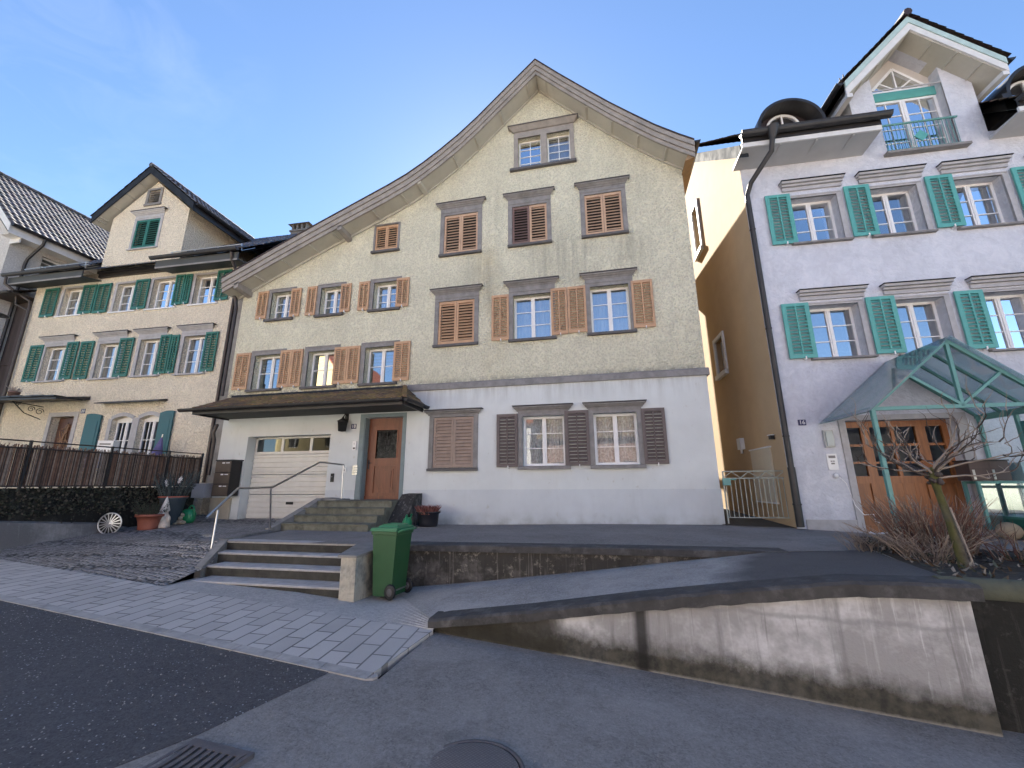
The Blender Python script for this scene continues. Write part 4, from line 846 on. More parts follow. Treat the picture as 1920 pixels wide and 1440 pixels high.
w = make_sash(G_, 3.12, 4.53, 7.22, 8.84, .20, 3, 1, .06, .12); surround(w, 3.12, 4.53, 7.22, 9.0, .0, .0, .0, 'stone_light', sillm='stone', silld=.14, sillh=.07, sillw=.10)
curtain(w, 3.2, 4.45, 7.25, 7.85, .36, n=14)
m = MB(); m.tube([(3.06, -.04, 7.96), (4.58, -.04, 7.96)], .025, 8); m.tube([(3.08, -.04, 7.28), (4.56, -.04, 7.28)], .012, 6)
for i in range(19): x = 3.12 + i * .0775; m.tube([(x, -.04, 7.28), (x, -.04, 7.96)], .007, 5)
r_ = m.build('railing', M['teal_frame'], G_); m = MB(); m.prism([(3.80, 7.42), (3.94, 7.57), (3.80, 7.72), (3.66, 7.57)], -.065, -.050); m.build('diamond_plate', M['teal_shutter'], r_)
# gable roof
AP = (3.84, 10.52); m = MB(); mw = MB(); ms = MB(); VF = -.47
for s in (-1, 1):
    e = (AP[0] + s * 1.56, 8.97)
    def sl(mm, d0, d1, y0, y1): mm.hexa([(e[0], y0, e[1] - d1), (AP[0], y0, AP[1] - d1), (AP[0], y1, AP[1] - d1), (e[0], y1, e[1] - d1), (e[0], y0, e[1] - d0), (AP[0], y0, AP[1] - d0), (AP[0], y1, AP[1] - d0), (e[0], y1, e[1] - d0)])
    sl(m, .04, .20, VF, VF + .05); sl(mw, .205, .40, VF + .02, VF + .06); sl(ms, .40, .42, VF + .06, 5)
    for t in (.25, .5, .75): x = e[0] + (AP[0] - e[0]) * t; z = e[1] - .42 + (AP[1] - e[1]) * t; ms.box(x - .015, x + .015, VF + .06, 0, z - .02, z + .01)
    mw.box(min(e[0], e[0] - s * .12), max(e[0], e[0] - s * .12), VF + .03, 4, e[1] - .46, e[1] - .36)
m.build('verge_board', M['pale_teal'], G_); mw.build('bargeboard', M['white_board'], G_); ms.build('verge_soffit', M['soffit'], G_)
m = MB(); q = Vector((1, 0, .995)).normalized(); sheet_roof(m, (AP[0] - 1.62, VF - .04, 8.94), (0, 1, 0), q, 30, 11, .18, .20, .012, .03, 4); sheet_roof(m, (AP[0] + 1.62, VF - .04, 8.94), (0, 1, 0), (-q.x, 0, q.z), 30, 11, .18, .20, .012, .03, 4)
for i in range(13): m.tube([(AP[0], VF - .06 + i * .40, 10.56), (AP[0], VF - .06 + i * .40 + .43, 10.59)], [.09, .075], 8)
m.build('gable_roof', M['tile'], G_)
m = MB()
for s in (-1, 1):
    for k in (0, .09): x = AP[0] + s * (1.25 - k); m.tube([(x, .1, 9.3 + k), (x - .0, .1, 9.62 + k)], .012, 5); m.tube([(x, .1, 9.55 + k), (x, 4, 9.55 + k)], .012, 5)
m.build('snow_guard', M['stone_dark'], G_)
for s in (-1, 1): m = MB(); gutter(m, (AP[0] + s * 1.66, 4.5 if s < 0 else VF, 8.9), (AP[0] + s * 1.66, VF if s < 0 else 4.5, 8.9), .07); m.build('gable_gutter', M['dark_metal'], G_)
# eaves, gutters, main roof
sl = Vector((0, 1, .84)).normalized()
for (a, b) in ((-.16, 2.60), (5.08, UE)):
    m = MB(); m.hexa([(a, -.66, 7.33), (b, -.66, 7.33), (b, .0, 7.28), (a, .0, 7.28), (a, -.66, 7.36), (b, -.66, 7.36), (b, 0, 7.36), (a, 0, 7.36)])
    for i in range(12):
        x = a + .8 + i * .72
        if x < b: m.box(x - .02, x + .02, -.65, 0, 7.296, 7.34)
    s_ = m.build('eave_soffit', M['grey_soffit'], G_); m = MB(); m.box(a - .02, b, -.70, -.66, 7.32, 7.43); m.build('fascia', M['white_board'], s_)
    m = MB(); gutter(m, (a - .05, -.80, 7.60), (b + (.14 if b < 3 else 0), -.80, 7.60), .095)
    m.box(a, b, -.71, -.67, 7.43, 7.58); m.build('gutter', M['dark_metal'], G_)
    m = MB(); sheet_roof(m, (a - .1 if a < 0 else a, -.74, 7.62), (1, 0, 0), sl, int((b - a) / .18) + 2, 30, .18, .22, .012, .028, 4); m.build('roof', M['tile'], G_)
m = MB(); m.quad((-.2, -.6, 7.52), (UE, -.6, 7.52), (UE, 5.1, 12.3), (-.2, 5.1, 12.3)); m.quad((-.2, 10.4, 7.3), (UE, 10.4, 7.3), (UE, 5.1, 12.3), (-.2, 5.1, 12.3))
m = MB(); q = 5.84; m.hexa([(-.14, -.5, 7.22), (.02, -.5, 7.22), (.02, 5.1, 11.92), (-.14, 5.1, 11.92), (-.14, -.5, 7.56), (.02, -.5, 7.56), (.02, 5.1, 12.22), (-.14, 5.1, 12.22)]); m.build('verge_flashing', M['lead'], G_)
m = MB(); m.quad((-.1, -.5, 7.55), (2.6, -.5, 7.55), (2.6, 5.1, 12.25), (-.1, 5.1, 12.25)); m.quad((5.1, -.5, 7.55), (UE, -.5, 7.55), (UE, 5.1, 12.25), (5.1, 5.1, 12.25)); m.quad((2.6, 2.5, 10.07), (5.1, 2.5, 10.07), (5.1, 5.1, 12.25), (2.6, 5.1, 12.25)); m.quad((-.2, 10.4, 7.3), (UE, 10.4, 7.3), (UE, 5.1, 12.3), (-.2, 5.1, 12.3)); m.build('roof_deck', M['dark_metal'], G_)
# round dormers
for cu in (1.24, 6.30):
    m = MB(); zc, Ro, Ri = 8.30, .74, .67; n = 22; vs = []; fs = []
    for y in (-.12, 2.2):
        for r in (Ro, Ri):
            for i in range(n + 1): a = math.pi * i / n; vs.append((cu + r * math.cos(a), y, zc + r * math.sin(a)))
    k = n + 1
    for i in range(n): fs += [(i, i + 1, k + i + 1, k + i), (i, i + 1, 2 * k + i + 1, 2 * k + i), (k + i, k + i + 1, 3 * k + i + 1, 3 * k + i)]
    m.add(vs, fs); m.box(cu - Ro - .1, cu - Ri, -.12, 1.5, zc - .5, zc + .02); m.box(cu + Ri, cu + Ro + .1, -.12, 1.5, zc - .5, zc + .02); d = m.build('round_dormer', M['dark_metal'], G_)
    m = MB(); m.prism([(cu + Ri * math.cos(math.pi * i / 16), zc + Ri * math.sin(math.pi * i / 16)) for i in range(17)] + [(cu - Ri, zc - .5), (cu + Ri, zc - .5)], .28, .34); m.build('dormer_cladding', plain('dark_plum_sheet', (.035, .022, .024), .55, .1), d)
    m = MB(); rr = .36; m.tube([(cu + rr * math.cos(math.pi * i / 14), .26, zc + .25 + rr * math.sin(math.pi * i / 14)) for i in range(15)], .034, 6); m.box(cu - .018, cu + .018, .245, .28, zc - .0, zc + .25 + rr); m.box(cu - rr, cu + rr, .245, .28, zc + .15, zc + .20); w = m.build('dormer_window', M['white'], d)
    m = MB(); vs = [(cu + rr * math.cos(math.pi * i / 14), .272, zc + .25 + rr * math.sin(math.pi * i / 14)) for i in range(15)]; m.add(vs, [tuple(range(15))]); m.build('pane', M['glass'], w)
m = MB(); m.tube([(.42, -.86, 7.62), (.42, -.84, 7.48), (.40, -.82, 7.35)], [.13, .10, .06], 10); m.tube([(.40, -.82, 7.36), (.38, -.74, 7.10), (.10, -.20, 6.75), (.03, -.09, 6.50), (.03, -.09, .3)], .055, 10); m.tube([(.03, -.09, .3), (.03, -.09, -.82)], .068, 10)
m.lathe([(.07, 0), (.08, 0), (.08, .03), (.07, .03)], (.03, -.09, -.42), 12)
for z in (5.6, 3.2, .9): m.lathe([(.056, 0), (.063, 0), (.063, .03), (.056, .03)], (.03, -.09, z), 12)
m.build('downpipe', M['dark_metal'], G_)
m = MB(); m.box(.18, 1.06, -.02, -.001, -1.3, -.70); m.box(.18, 1.06, -.028, -.001, -.71, -.69); m.build('plinth', M['stone_light'], G_)
# timber entrance
m = MB(); m.box(1.05, 1.17, -.03, .02, -1.1, 1.30); m.box(3.06, 3.24, -.03, .02, -1.1, 1.30); m.box(1.17, 3.06, -.03, .02, 1.20, 1.30); m.build('door_frame', M['stone_light'], G_)
m = MB(); v = .20
def P(u0, u1, z0, z1, d=0): m.box(u0, u1, v + d, v + .06, z0, z1)
P(1.17, 3.06, 1.08, 1.20); P(1.17, 3.06, -.98, -.80)
for u in (1.17, 1.54, 2.58, 2.96): P(u, u + .10, -.8, 1.08)
P(1.64, 1.70, -.8, 1.08); P(2.5, 2.58, -.8, 1.08)
for (a, b) in ((1.27, 1.54), (1.70, 2.50), (2.68, 2.96)):
    P(a, b, -.02, .12); P(a, b, .70, .75, .01); P(a, b, .36, .40, .01); m.box(a, b, v + .03, v + .055, -.8, -.02)
P(2.07, 2.13, .12, 1.08)
for x in (1.9, 2.1, 2.3): m.box(x - .006, x + .006, v + .025, v + .03, -.8, -.02)
dr = m.build('door', M['door_orange'], G_)
m = MB()
for (a, b) in ((1.27, 1.54), (1.70, 2.50), (2.68, 2.96)): m.quad((a, v + .035, .12), (b, v + .035, .12), (b, v + .035, 1.08), (a, v + .035, 1.08))
m.build('door_glass', M['glass_dark'], dr)
# ================================================================== ground
NX, NY, NZ = .0473, .0061, .99886
def rz(x, y, h=1.65): return -(h * NZ + NX * x + NY * y) / NZ      # the sloping street plane
def K(x): return 3.40 - (x + 2.0) * .0925                            # pavement kerb line (y at x)
def Kb(x): return 4.745 - (x + 1.93) * .0915
def strip(name, xs, f0, f1, dz, mat, kind='structure', m_=4):
    m = MB(); A = [(x, f0(x), rz(x, f0(x)) + dz) for x in xs]; B = [(x, f1(x), rz(x, f1(x)) + dz) for x in xs]; m.ruled(A, B, m_)
    o = m.build(name, mat); return tag(o, kind=kind)
xs = sorted([-80, -40, -20] + [-14 + i for i in range(24)] + [-2.02, -1.935, -1.925, 14, 20, 40, 80])
m = MB(); m.ruled([(x, -120, rz(x, 0) - .35) for x in (-200, -60, 0, 60, 200)], [(x, 160, rz(x, 0) - .35) for x in (-200, -60, 0, 60, 200)], 10); tag(m.build('ground', M['earth']), kind='structure')
strip('road', xs, lambda x: -3.4, lambda x: (K(x) + .24) if x < -1.93 else 6.0, 0.0, M['road_old'])
m = MB(); P5 = [(-2.40, 3.57), (-2.62, 2.60), (-3.2, 1.2), (-4.4, -3.3), (-60, -3.3), (-60, K(-60) + .17), (-20, K(-20) + .17), (-2.40, K(-2.4) + .17)]
m.prismz([(p[0], p[1]) for p in P5], [rz(*p) - .01 for p in P5], [rz(*p) + .005 for p in P5]); tag(m.build('road_patch', M['road']), kind='structure')
# pavement of big granite slabs with its kerb
px = [-60, -30] + [-18 + .5 * i for i in range(33)]
px = [x for x in px if x < -2.0] + [-2.02]
m = MB()
def kk(x): return K(x) + .17
m.ruled([(x, kk(x) + .12, rz(x, kk(x)) + .016) for x in px], [(x + (.10 if x > -2.1 else 0), Kb(x), rz(x, Kb(x)) + .035) for x in px], 4)
e = [(-2.02, kk(-2.02) + .12), (-1.92, Kb(-2.02))]; m.quad((e[0][0], e[0][1], rz(*e[0]) - .05), (e[1][0], e[1][1], rz(*e[1]) - .05), (e[1][0], e[1][1], rz(*e[1]) + .035), (e[0][0], e[0][1], rz(*e[0]) + .016))
M['paver'] = paver_mat('granite_pavement_slabs', (.54, .505, .47), (.12, .115, .11), .42, .205, 1.0, R(90 - 5.3), .5, .011, .13, .006)
tag(m.build('pavement', M['paver']), kind='structure')
m = MB()
for a, b in zip(px, px[1:]):
    g = .004
    pts = [(a + g, kk(a)), (b - g, kk(b)), (b - g, kk(b) + .118), (a + g, kk(a) + .118)]
    m.prismz(pts, [rz(*p) - .06 for p in pts], [rz(*p) + (.012 if i < 2 else .019) for i, p in enumerate(pts)])
e = (-2.02, kk(-2.02)); m.prismz([(e[0], e[1]), (e[0] + .05, e[1] + .02), (e[0] + .07, e[1] + .07), (e[0] + .02, e[1] + .118)], rz(*e) - .06, rz(*e) + .014); tag(m.build('kerb', M['kerb']), kind='structure')
# grey screed between pavement, steps and ramp
m = MB(); A = [(x, Kb(x) - .005, rz(x, Kb(x)) + .030) for x in (-6.15, -5.2, -4.3, -3.3, -2.6, -1.92)]
B = [(-6.25, 5.75, -1.375), (-5.2, 5.75, -1.42), (-4.3, 5.95, -1.46), (-3.33, 6.5, -1.579), (-2.62, 5.67, -1.521), (-1.92, 4.82, -1.466)]; m.ruled(A, B, 8); tag(m.build('forecourt', M['concrete_strip']), kind='structure')
# cobbled garage drive
rows = [[(-11.4, 5.58, -1.155), (-10, 5.47, -1.195), (-8, 5.29, -1.29), (-6.12, 5.10, -1.375)], [(-11.3, 6.5, -1.085), (-10, 6.5, -1.09), (-8, 6.4, -1.12), (-6.22, 5.95, -1.22)], [(-11.3, 7.3, -1.03), (-9.8, 7.2, -1.02), (-8.1, 6.9, -1.0), (-6.62, 6.5, -.945)],
        [(-11.4, 8.6, -.93), (-9.8, 8.5, -.95), (-8.3, 8.3, -.95), (-6.9, 8.15, -.935)], [(-11.6, 10.4, -.79), (-9.9, 10.4, -.87), (-8.3, 10.4, -.86), (-6.9, 10.4, -.85)]]
m = MB()
for a, b in zip(rows, rows[1:]): m.ruled(a, b, 6)
tag(m.build('driveway', M['cobble']), kind='structure')
# asphalt terrace in front of the houses
m = MB(); m.ruled([(-6.62, 6.46, -.935), (-5, 6.46, -.934), (-3.1, 6.46, -.915), (-.3, 6.46, -.895), (1.16, 6.46, -.89), (2.2, 6.46, -.885), (3.3, 6.6, -.86), (5, 7.2, -.90), (8, 7.6, -.93), (14, 7.9, -1.0)],
                    [(-6.9, 10.3, -.93), (-5, 10.3, -.94), (-3.1, 10.3, -.93), (-.3, 10.3, -.875), (1.16, 10.3, -.86), (2.4, 10.3, -.855), (3.6, 10.3, -.85), (5, 10.3, -.95), (8, 10.3, -.96), (14, 10.3, -1.02)], 8); tag(m.build('terrace', M['terrace']), kind='structure')
m = MB(); m.ruled([(2.4, 9.9, -.845), (3.62, 9.4, -.845)], [(2.4, 18, -.6), (3.4, 18, -.6)], 4); tag(m.build('alley_path', M['soil']), kind='structure')
# ramp
A = [(-1.95, 4.80, -1.46), (-.79, 4.66, -1.28), (.28, 4.52, -1.08), (1.2, 4.40, -.932), (2.0, 4.30, -.815), (2.75, 4.20, -.79)]
B = [(-3.35, 6.5, -1.575), (-1.9, 6.5, -1.415), (-.31, 6.5, -1.215), (1.15, 6.5, -1.02), (2.0, 6.5, -.905), (3.35, 6.62, -.855)]
m = MB(); m.ruled(A, B, 10); tag(m.build('ramp', M['ramp']), kind='structure')
# planting bed
random.seed(11)
m = MB(); n = 22; vs = []; fs = []
bA = [(2.78, 4.30), (3.0, 5.2), (3.25, 6.2), (3.5, 7.3)]; bB = [(9.5, 3.9), (8.0, 5.3), (5.2, 6.5), (4.0, 7.5)]
def lerpP(P_, t):
    t *= len(P_) - 1; i = min(int(t), len(P_) - 2); f = t - i; return tuple(P_[i][k] + (P_[i + 1][k] - P_[i][k]) * f for k in range(2))
for j in range(n + 1):
    a, b = lerpP(bA, j / n), lerpP(bB, j / n)
    for i in range(n * 2 + 1):
        s = i / (n * 2); x, y = a[0] + (b[0] - a[0]) * s, a[1] + (b[1] - a[1]) * s
        edge = min(1, 6 * min(s, 1 - s, j / n + .02, 1 - j / n)); z = -.83 - .012 * (x - 3) + .06 * edge * (.5 + mnoise.noise(Vector((x * 2.2, y * 2.2, 1)))) + .03 * edge * mnoise.noise(Vector((x * 9, y * 9, 4)))
        vs.append((x, y, z))
W_ = n * 2 + 1
for j in range(n):
    for i in range(n * 2): fs.append((j * W_ + i, j * W_ + i + 1, (j + 1) * W_ + i + 1, (j + 1) * W_ + i))
m.add(vs, fs); tag(m.build('planting_bed', M['soil']), kind='structure')
m = MB()
for k in range(900):     # leaf litter and low sprigs
    t = random.random(); a, b = lerpP(bA, t), lerpP(bB, t); s = random.random() ** 1.3 * .6; x, y = a[0] + (b[0] - a[0]) * s, a[1] + (b[1] - a[1]) * s
    z = -.80 - .012 * (x - 3); r = random.uniform(.015, .045); q = random.uniform(0, 6.28); up = random.uniform(-.02, .06); m.cur = random.choice((0, 0, 1, 2))
    d = Vector((math.cos(q), math.sin(q), 0)); e = Vector((-d.y, d.x, 0)); c = Vector((x, y, z + .02)); m.add([c - d * r, c + e * r * .45 + Vector((0, 0, up * .5)), c + d * r + Vector((0, 0, up)), c - e * r * .45], [(0, 1, 2, 3)])
tag(m.build('leaf_litter', [plain('brown_leaves', (.10, .065, .04), .9), plain('grey_green_leaves', (.075, .085, .06), .9), plain('pale_dead_leaves', (.26, .22, .17), .9)], fix=False), kind='stuff')
# grit and litter specks on the street
m = MB()
for k in range(1500):
    x = random.uniform(-7, 4) if random.random() < .25 else random.uniform(-7, -2.3); y = random.uniform(1.7, 4.1); r = random.uniform(.003, .0085); z = rz(x, y) + .006; a = random.uniform(0, 3)
    m.add([(x + r * math.cos(a + i * 1.57) * random.uniform(.6, 1.3), y + r * math.sin(a + i * 1.57), z) for i in range(4)] + [(x, y, z + r * .8)], [(0, 1, 4), (1, 2, 4), (2, 3, 4), (3, 0, 4)])
tag(m.build('grit', plain('pale_grit', (.30, .29, .28), .9), fix=False), kind='stuff')

# ================================================================== walls
def thing_mesh(m, name, mat, label, cat, group=None, **k): return tag(m.build(name, mat, **k), label, cat, group)
t = empty('retaining_wall', (0, 0, 0), 0, 'light stained concrete wall along the street below the ramp', 'wall')
base = [(-1.93, 4.82), (-.79, 4.67), (.28, 4.53), (1.2, 4.41), (2.0, 4.30), (2.74, 4.205)]; top = [-1.46, -1.275, -1.078, -.930, -.812, -.789]
m = MB()
for i in range(5):
    (x0, y0), (x1, y1) = base[i], base[i + 1]; 
    m.hexa([(x0, y0, -2.3), (x1, y1, -2.3), (x1, y1 + .3, -2.3), (x0, y0 + .3, -2.3), (x0, y0, top[i] - .085), (x1, y1, top[i + 1] - .085), (x1, y1 + .3, top[i + 1] - .085), (x0, y0 + .3, top[i] - .085)])
m.build('wall_face', M['street_wall'], t)
m = MB(); n = 60; vs = []; fs = []
def cp(s):
    X_ = -1.99 + s * (2.80 + 1.99); z = lin(list(zip([b[0] for b in base], top)), X_); y = lin(base, X_) - .055; return X_, y, z
for i in range(n + 1):
    x, y, z = cp(i / n); j = lambda a: a * mnoise.noise(Vector((x * 7, a * 100, 2)))
    th = .085 + (.03 * min(1, max(0, (x + 1.9) / 3))); z += .012
    vs += [(x, y + j(.012), z - th + j(.010)), (x, y - .004 + j(.010), z - .02 + j(.01)), (x, y + .025, z + .002 + j(.011)), (x, y + .30, z + .004)]
for i in range(n):
    for k in range(3): fs.append((4 * i + k, 4 * i + 4 + k, 4 * i + 5 + k, 4 * i + 1 + k))
    fs.append((4 * i, 4 * i + 3, 4 * i + 7, 4 * i + 4))
fs += [(0, 1, 2, 3), (4 * n + 3, 4 * n + 2, 4 * n + 1, 4 * n)]; m.add(vs, fs); m.build('coping', M['coping'], t)
t = empty('retaining_wall', (0, 0, 0), 0, 'black mossy wall with a rounded green coping under the planting bed', 'wall')
m = MB(); m.hexa([(2.745, 4.33, -2.6), (14, 3.15, -2.6), (14, 3.5, -2.6), (2.745, 4.75, -2.6), (2.745, 4.33, -.90), (14, 3.15, -1.05), (14, 3.5, -1.05), (2.745, 4.75, -.90)]); m.build('wall_face', M['moss_wall'], t)
m = MB(); m.tube([(2.66, 4.40, -.845), (3.4, 4.31, -.85), (5, 4.15, -.865), (9, 3.72, -.92), (14, 3.2, -.99)], .088, 12); m.build('coping', M['coping_edge'], t)
t = empty('retaining_wall', (0, 0, 0), 0, 'lichen blotched terrace wall with a thin dark slab on top behind the ramp', 'wall')
m = MB(); m.box(-3.5, 2.3, 6.5, 6.75, -1.8, -.985); m.build('wall_face', M['terrace_wall'], t)
m = MB(); n = 40; vs = []; fs = []
for i in range(n + 1):
    x = -3.62 + 5.95 * i / n; z = lin([(-3.6, -.918), (-.3, -.893), (2.4, -.884)], x); j = .006 * mnoise.noise(Vector((x * 6, 3, 3)))
    vs += [(x, 6.455 + j, z - .092), (x, 6.45 + j, z - .01 + j), (x, 6.47, z + .006), (x, 6.8, z + .006)]
for i in range(n):
    for k in range(3): fs.append((4 * i + k, 4 * i + 4 + k, 4 * i + 5 + k, 4 * i + 1 + k))
    fs.append((4 * i, 4 * i + 3, 4 * i + 7, 4 * i + 4))
fs += [(0, 1, 2, 3), (4 * n + 3, 4 * n + 2, 4 * n + 1, 4 * n)]; m.add(vs, fs); m.build('coping', M['coping'], t)
# pier beside the lower steps
t = empty('stair_pier', (-3.5, 5.5, -1.55), 0, 'flaking cream concrete pier closing the lower steps beside the green bin', 'pier')
m = MB(); m.hexa([(-.10, 0, -.15), (.13, 0, -.15), (.13, 1.0, -.15), (-.42, 1.0, -.15), (-.11, 0, .585), (.12, 0, .585), (.12, 1.0, .60), (-.42, 1.0, .60)]); m.build('pier_body', M['pier'], t)
m = MB(); m.hexa([(-.14, -.04, .587), (.15, -.04, .587), (.15, 1.0, .602), (-.46, 1.0, .602), (-.14, -.04, .618), (.15, -.04, .618), (.15, 1.0, .645), (-.46, 1.0, .645)]); m.build('cap', M['concrete'], t)
# steps
def steps(label, specs, zb, rm, tm):
    t = empty('stone_steps', (0, 0, 0), 0, label, 'steps')
    for (x0, x1, xr0, y, z, yb) in specs:
        m = MB(); m.box(x0, x1, y + .012, yb, zb, z - .03); m.build('riser', M[rm], t); m = MB(); n = 16; vs = []; fs = []
        for i in range(n + 1):
            x = x0 - .01 + (x1 - x0 + .02) * i / n; j = .005 * mnoise.noise(Vector((x * 5, y * 9, z * 9)))
            vs += [(x, y + .004, z - .03), (x, y - .006 + j, z - .012), (x, y + .006 + j, z + j), (x, yb, z), (x, yb, z - .03)]
        for i in range(n):
            for k in range(5): fs.append((5 * i + k, 5 * i + 5 + k, 5 * i + 5 + (k + 1) % 5, 5 * i + (k + 1) % 5))
        fs += [(0, 1, 2, 3, 4), (5 * n + 4, 5 * n + 3, 5 * n + 2, 5 * n + 1, 5 * n)]; m.add(vs, fs); m.build('tread', M[tm], t)
    return t
st = steps('four wide dark stone steps rising from the pavement', [(-6.62, -3.9, 0, 6.48, -.932, 6.75), (-6.50, -3.62, 0, 6.22, -1.08, 6.50), (-6.25, -3.6, 0, 5.90, -1.225, 6.24), (-6.13, -3.58, 0, 5.56, -1.372, 5.92)], -1.7, 'riser', 'tread')
m = MB(); m.hexa([(-6.34, 5.78, -1.5), (-6.22, 5.78, -1.5), (-6.52, 6.5, -1.5), (-6.70, 6.5, -1.5), (-6.34, 5.78, -1.23), (-6.22, 5.78, -1.24), (-6.52, 6.5, -.91), (-6.70, 6.5, -.92)]); m.hexa([(-6.72, 6.5, -1.2), (-6.62, 6.5, -1.2), (-6.95, 8.1, -1.2), (-7.08, 8.1, -1.2), (-6.72, 6.5, -.90), (-6.62, 6.5, -.905), (-6.95, 8.1, -.90), (-7.08, 8.1, -.905)]); m.build('stringer', M['concrete'], st)
st = steps('four mossy grey steps climbing to the brown entrance door', [(-6.98, -4.85, 0, 8.22, -.79, 8.6), (-6.93, -4.85, 0, 8.55, -.645, 8.9), (-6.90, -4.85, 0, 8.86, -.50, 9.2), (-6.80, -4.85, 0, 9.18, -.355, 10.19)], -1.2, 'riser2', 'riser2')
m = MB(); m.hexa([(-7.12, 8.0, -1.2), (-6.97, 8.0, -1.2), (-6.80, 9.4, -1.2), (-7.0, 9.4, -1.2), (-7.12, 8.0, -.88), (-6.97, 8.0, -.88), (-6.80, 9.4, -.30), (-7.0, 9.4, -.30)]); m.hexa([(-7.0, 9.4, -1.2), (-6.45, 9.4, -1.2), (-6.45, 9.99, -1.2), (-7.0, 9.99, -1.2), (-7.0, 9.4, -.30), (-6.45, 9.4, -.335), (-6.45, 9.99, -.335), (-7.0, 9.99, -.30)]); m.build('stringer', M['concrete'], st)
m = MB(); m.hexa([(-4.90, 9.02, -1.1), (-4.40, 9.02, -1.1), (-4.42, 9.985, -1.1), (-4.86, 9.985, -1.1), (-4.90, 9.02, -.86), (-4.40, 9.02, -.86), (-4.45, 9.62, -.22), (-4.82, 9.62, -.22)]); m.hexa([(-4.82, 9.62, -1.1), (-4.45, 9.62, -1.1), (-4.45, 9.985, -1.1), (-4.82, 9.985, -1.1), (-4.82, 9.62, -.22), (-4.45, 9.62, -.22), (-4.45, 9.985, -.20), (-4.82, 9.985, -.20)]); m.build('buttress', wallmat('streaked_black_buttress', (.22, .21, .20), (.03, .03, .03), .5, drip=.9), st)
# handrail
t = empty('handrail', (-6.8, 6.3, -1.1), 0, 'bent stainless steel handrail with three posts beside the steps', 'handrail')
def off3(P_): return [(p[0] + 6.8, p[1] - 6.3, p[2] + 1.1) for p in P_]
m = MB(); m.tube(off3([(-6.75, 6.22, -.53), (-6.83, 6.86, -.04), (-6.9, 7.80, -.03), (-6.86, 9.20, .565), (-6.55, 9.72, .52), (-6.54, 9.74, .47)]), .022, 10); m.build('rail', M['steel'], t)
for P_ in ([(-6.70, 6.36, -1.10), (-6.78, 6.45, -.42)], [(-7.0, 8.0, -.92), (-6.9, 7.76, -.06)], [(-6.52, 9.72, -.335), (-6.55, 9.72, .52)]):
    m = MB(); m.tube(off3(P_), .018, 8); q = off3(P_)[0]; m.lathe([(.001, .0), (.06, 0), (.06, .012), (.02, .015)], (q[0], q[1], q[2] + .0), 14); m.build('post', M['steel'], t)
# garden wall, fence
t = empty('retaining_wall', (-11.15, 5.6, 0), 0, 'dark overgrown garden wall with a grey concrete foot beside the cobbled drive', 'wall')
m = MB(); n = 30; vs = []; fs = []
for i in range(n + 1):
    y = -1.2 + 5.55 * i / n
    for k in range(9):
        z = -1.3 + 1.28 * k / 8; vs.append((-.10 - .10 * k / 8 + .05 * mnoise.noise(Vector((y * 2.5, z * 3, 5))), y, z + (0 if k < 8 else .02 * mnoise.noise(Vector((y * 5, 1, 1))))))
for i in range(n):
    for k in range(8): fs.append((9 * i + k, 9 * i + 9 + k, 9 * i + 10 + k, 9 * i + 1 + k))
m.add(vs, fs); m.quad((-.2, -1.2, -.03), (-.2, 4.35, -.03), (-9, 4.35, -.03), (-9, -1.2, -.03)); m.quad((-.1, -1.2, -1.3), (-.2, -1.2, -.02), (-9, -1.2, -.02), (-9, -1.2, -1.3)); m.build('wall_face', M['moss_wall'], t)
m = MB(); m.hexa([(-.12, -1.4, -1.4), (.20, -1.4, -1.4), (.02, 4.3, -1.4), (-.12, 4.3, -1.4), (-.12, -1.4, -.43), (.10, -1.4, -.45), (-.02, 2.2, -.84), (-.12, 2.2, -.80)]); m.build('concrete_foot', M['low_wall'], t)
random.seed(5); m = MB()
for k in range(2600):
    y = random.uniform(-1.2, 4.2); z = random.uniform(-.55, -.0) if random.random() < .8 else random.uniform(-.9, 0); x = -.05 - .06 * (z + 1.3) + random.uniform(-.02, .07); r = random.uniform(.012, .035); a = random.uniform(0, 6.28); b = random.uniform(-1, 1)
    if z < -.42 - .16 * max(0, y) / 1.6 and x > 0: continue
    d = Vector((b * .5, math.cos(a), math.sin(a))).normalized(); e = d.orthogonal(); c = Vector((x, y, z)); m.cur = 0 if random.random() < .75 else 1; m.add([c - d * r, c + e * r * .6, c + d * r, c - e * r * .6], [(0, 1, 2, 3)])
iv = m.build('ivy', [plain('dark_ivy_leaves', (.022, .026, .016), .7), plain('dry_brown_leaves', (.075, .065, .05), .9)], t, fix=False); iv['kind'] = 'stuff'
t = empty('reed_fence', (-11.25, 5.6, 0), 0, 'brown reed mat fence on dark steel rails along the raised garden', 'fence')
random.seed(9); m = MB(); y = -1.4
while y < 4.3:
    w_ = random.uniform(.007, .016); h = .80 + random.uniform(-.03, .05) ; x = random.uniform(-.01, .01) - .03; m.cur = random.choice((0, 0, 1, 1, 2)); m.box(x - .006, x + .006, y, y + w_, random.uniform(.0, .03), h); y += w_ * random.choice((1.0, 1.0, 1.05, 1.15))
rm = m.build('reed_mat', [plain('red_brown_reed', (.20, .115, .08), .9, .3, 12), plain('grey_brown_reed', (.28, .225, .185), .9, .3, 12), plain('dark_reed', (.10, .072, .058), .9, .3, 12)], t)
m = MB()
for z, x in ((.90, 0.02), (.76, .02), (.02, .02)): m.tube([(x, -1.6, z), (x, 4.32, z)], .014, 7)
m.build('rail', M['copper_pipe'], t)
for y in (-1.0, .55, 2.0, 3.35, 4.30):
    m = MB(); m.box(.0, .04, y - .02, y + .02, -.05, .92); m.build('post', M['dark_metal'], t)
m = MB(); y = -1.2
while y < 4.2:
    m.box(.012, .022, y, y + .012, .02, .76); y += .12
m.build('bars', M['copper_pipe'], t)

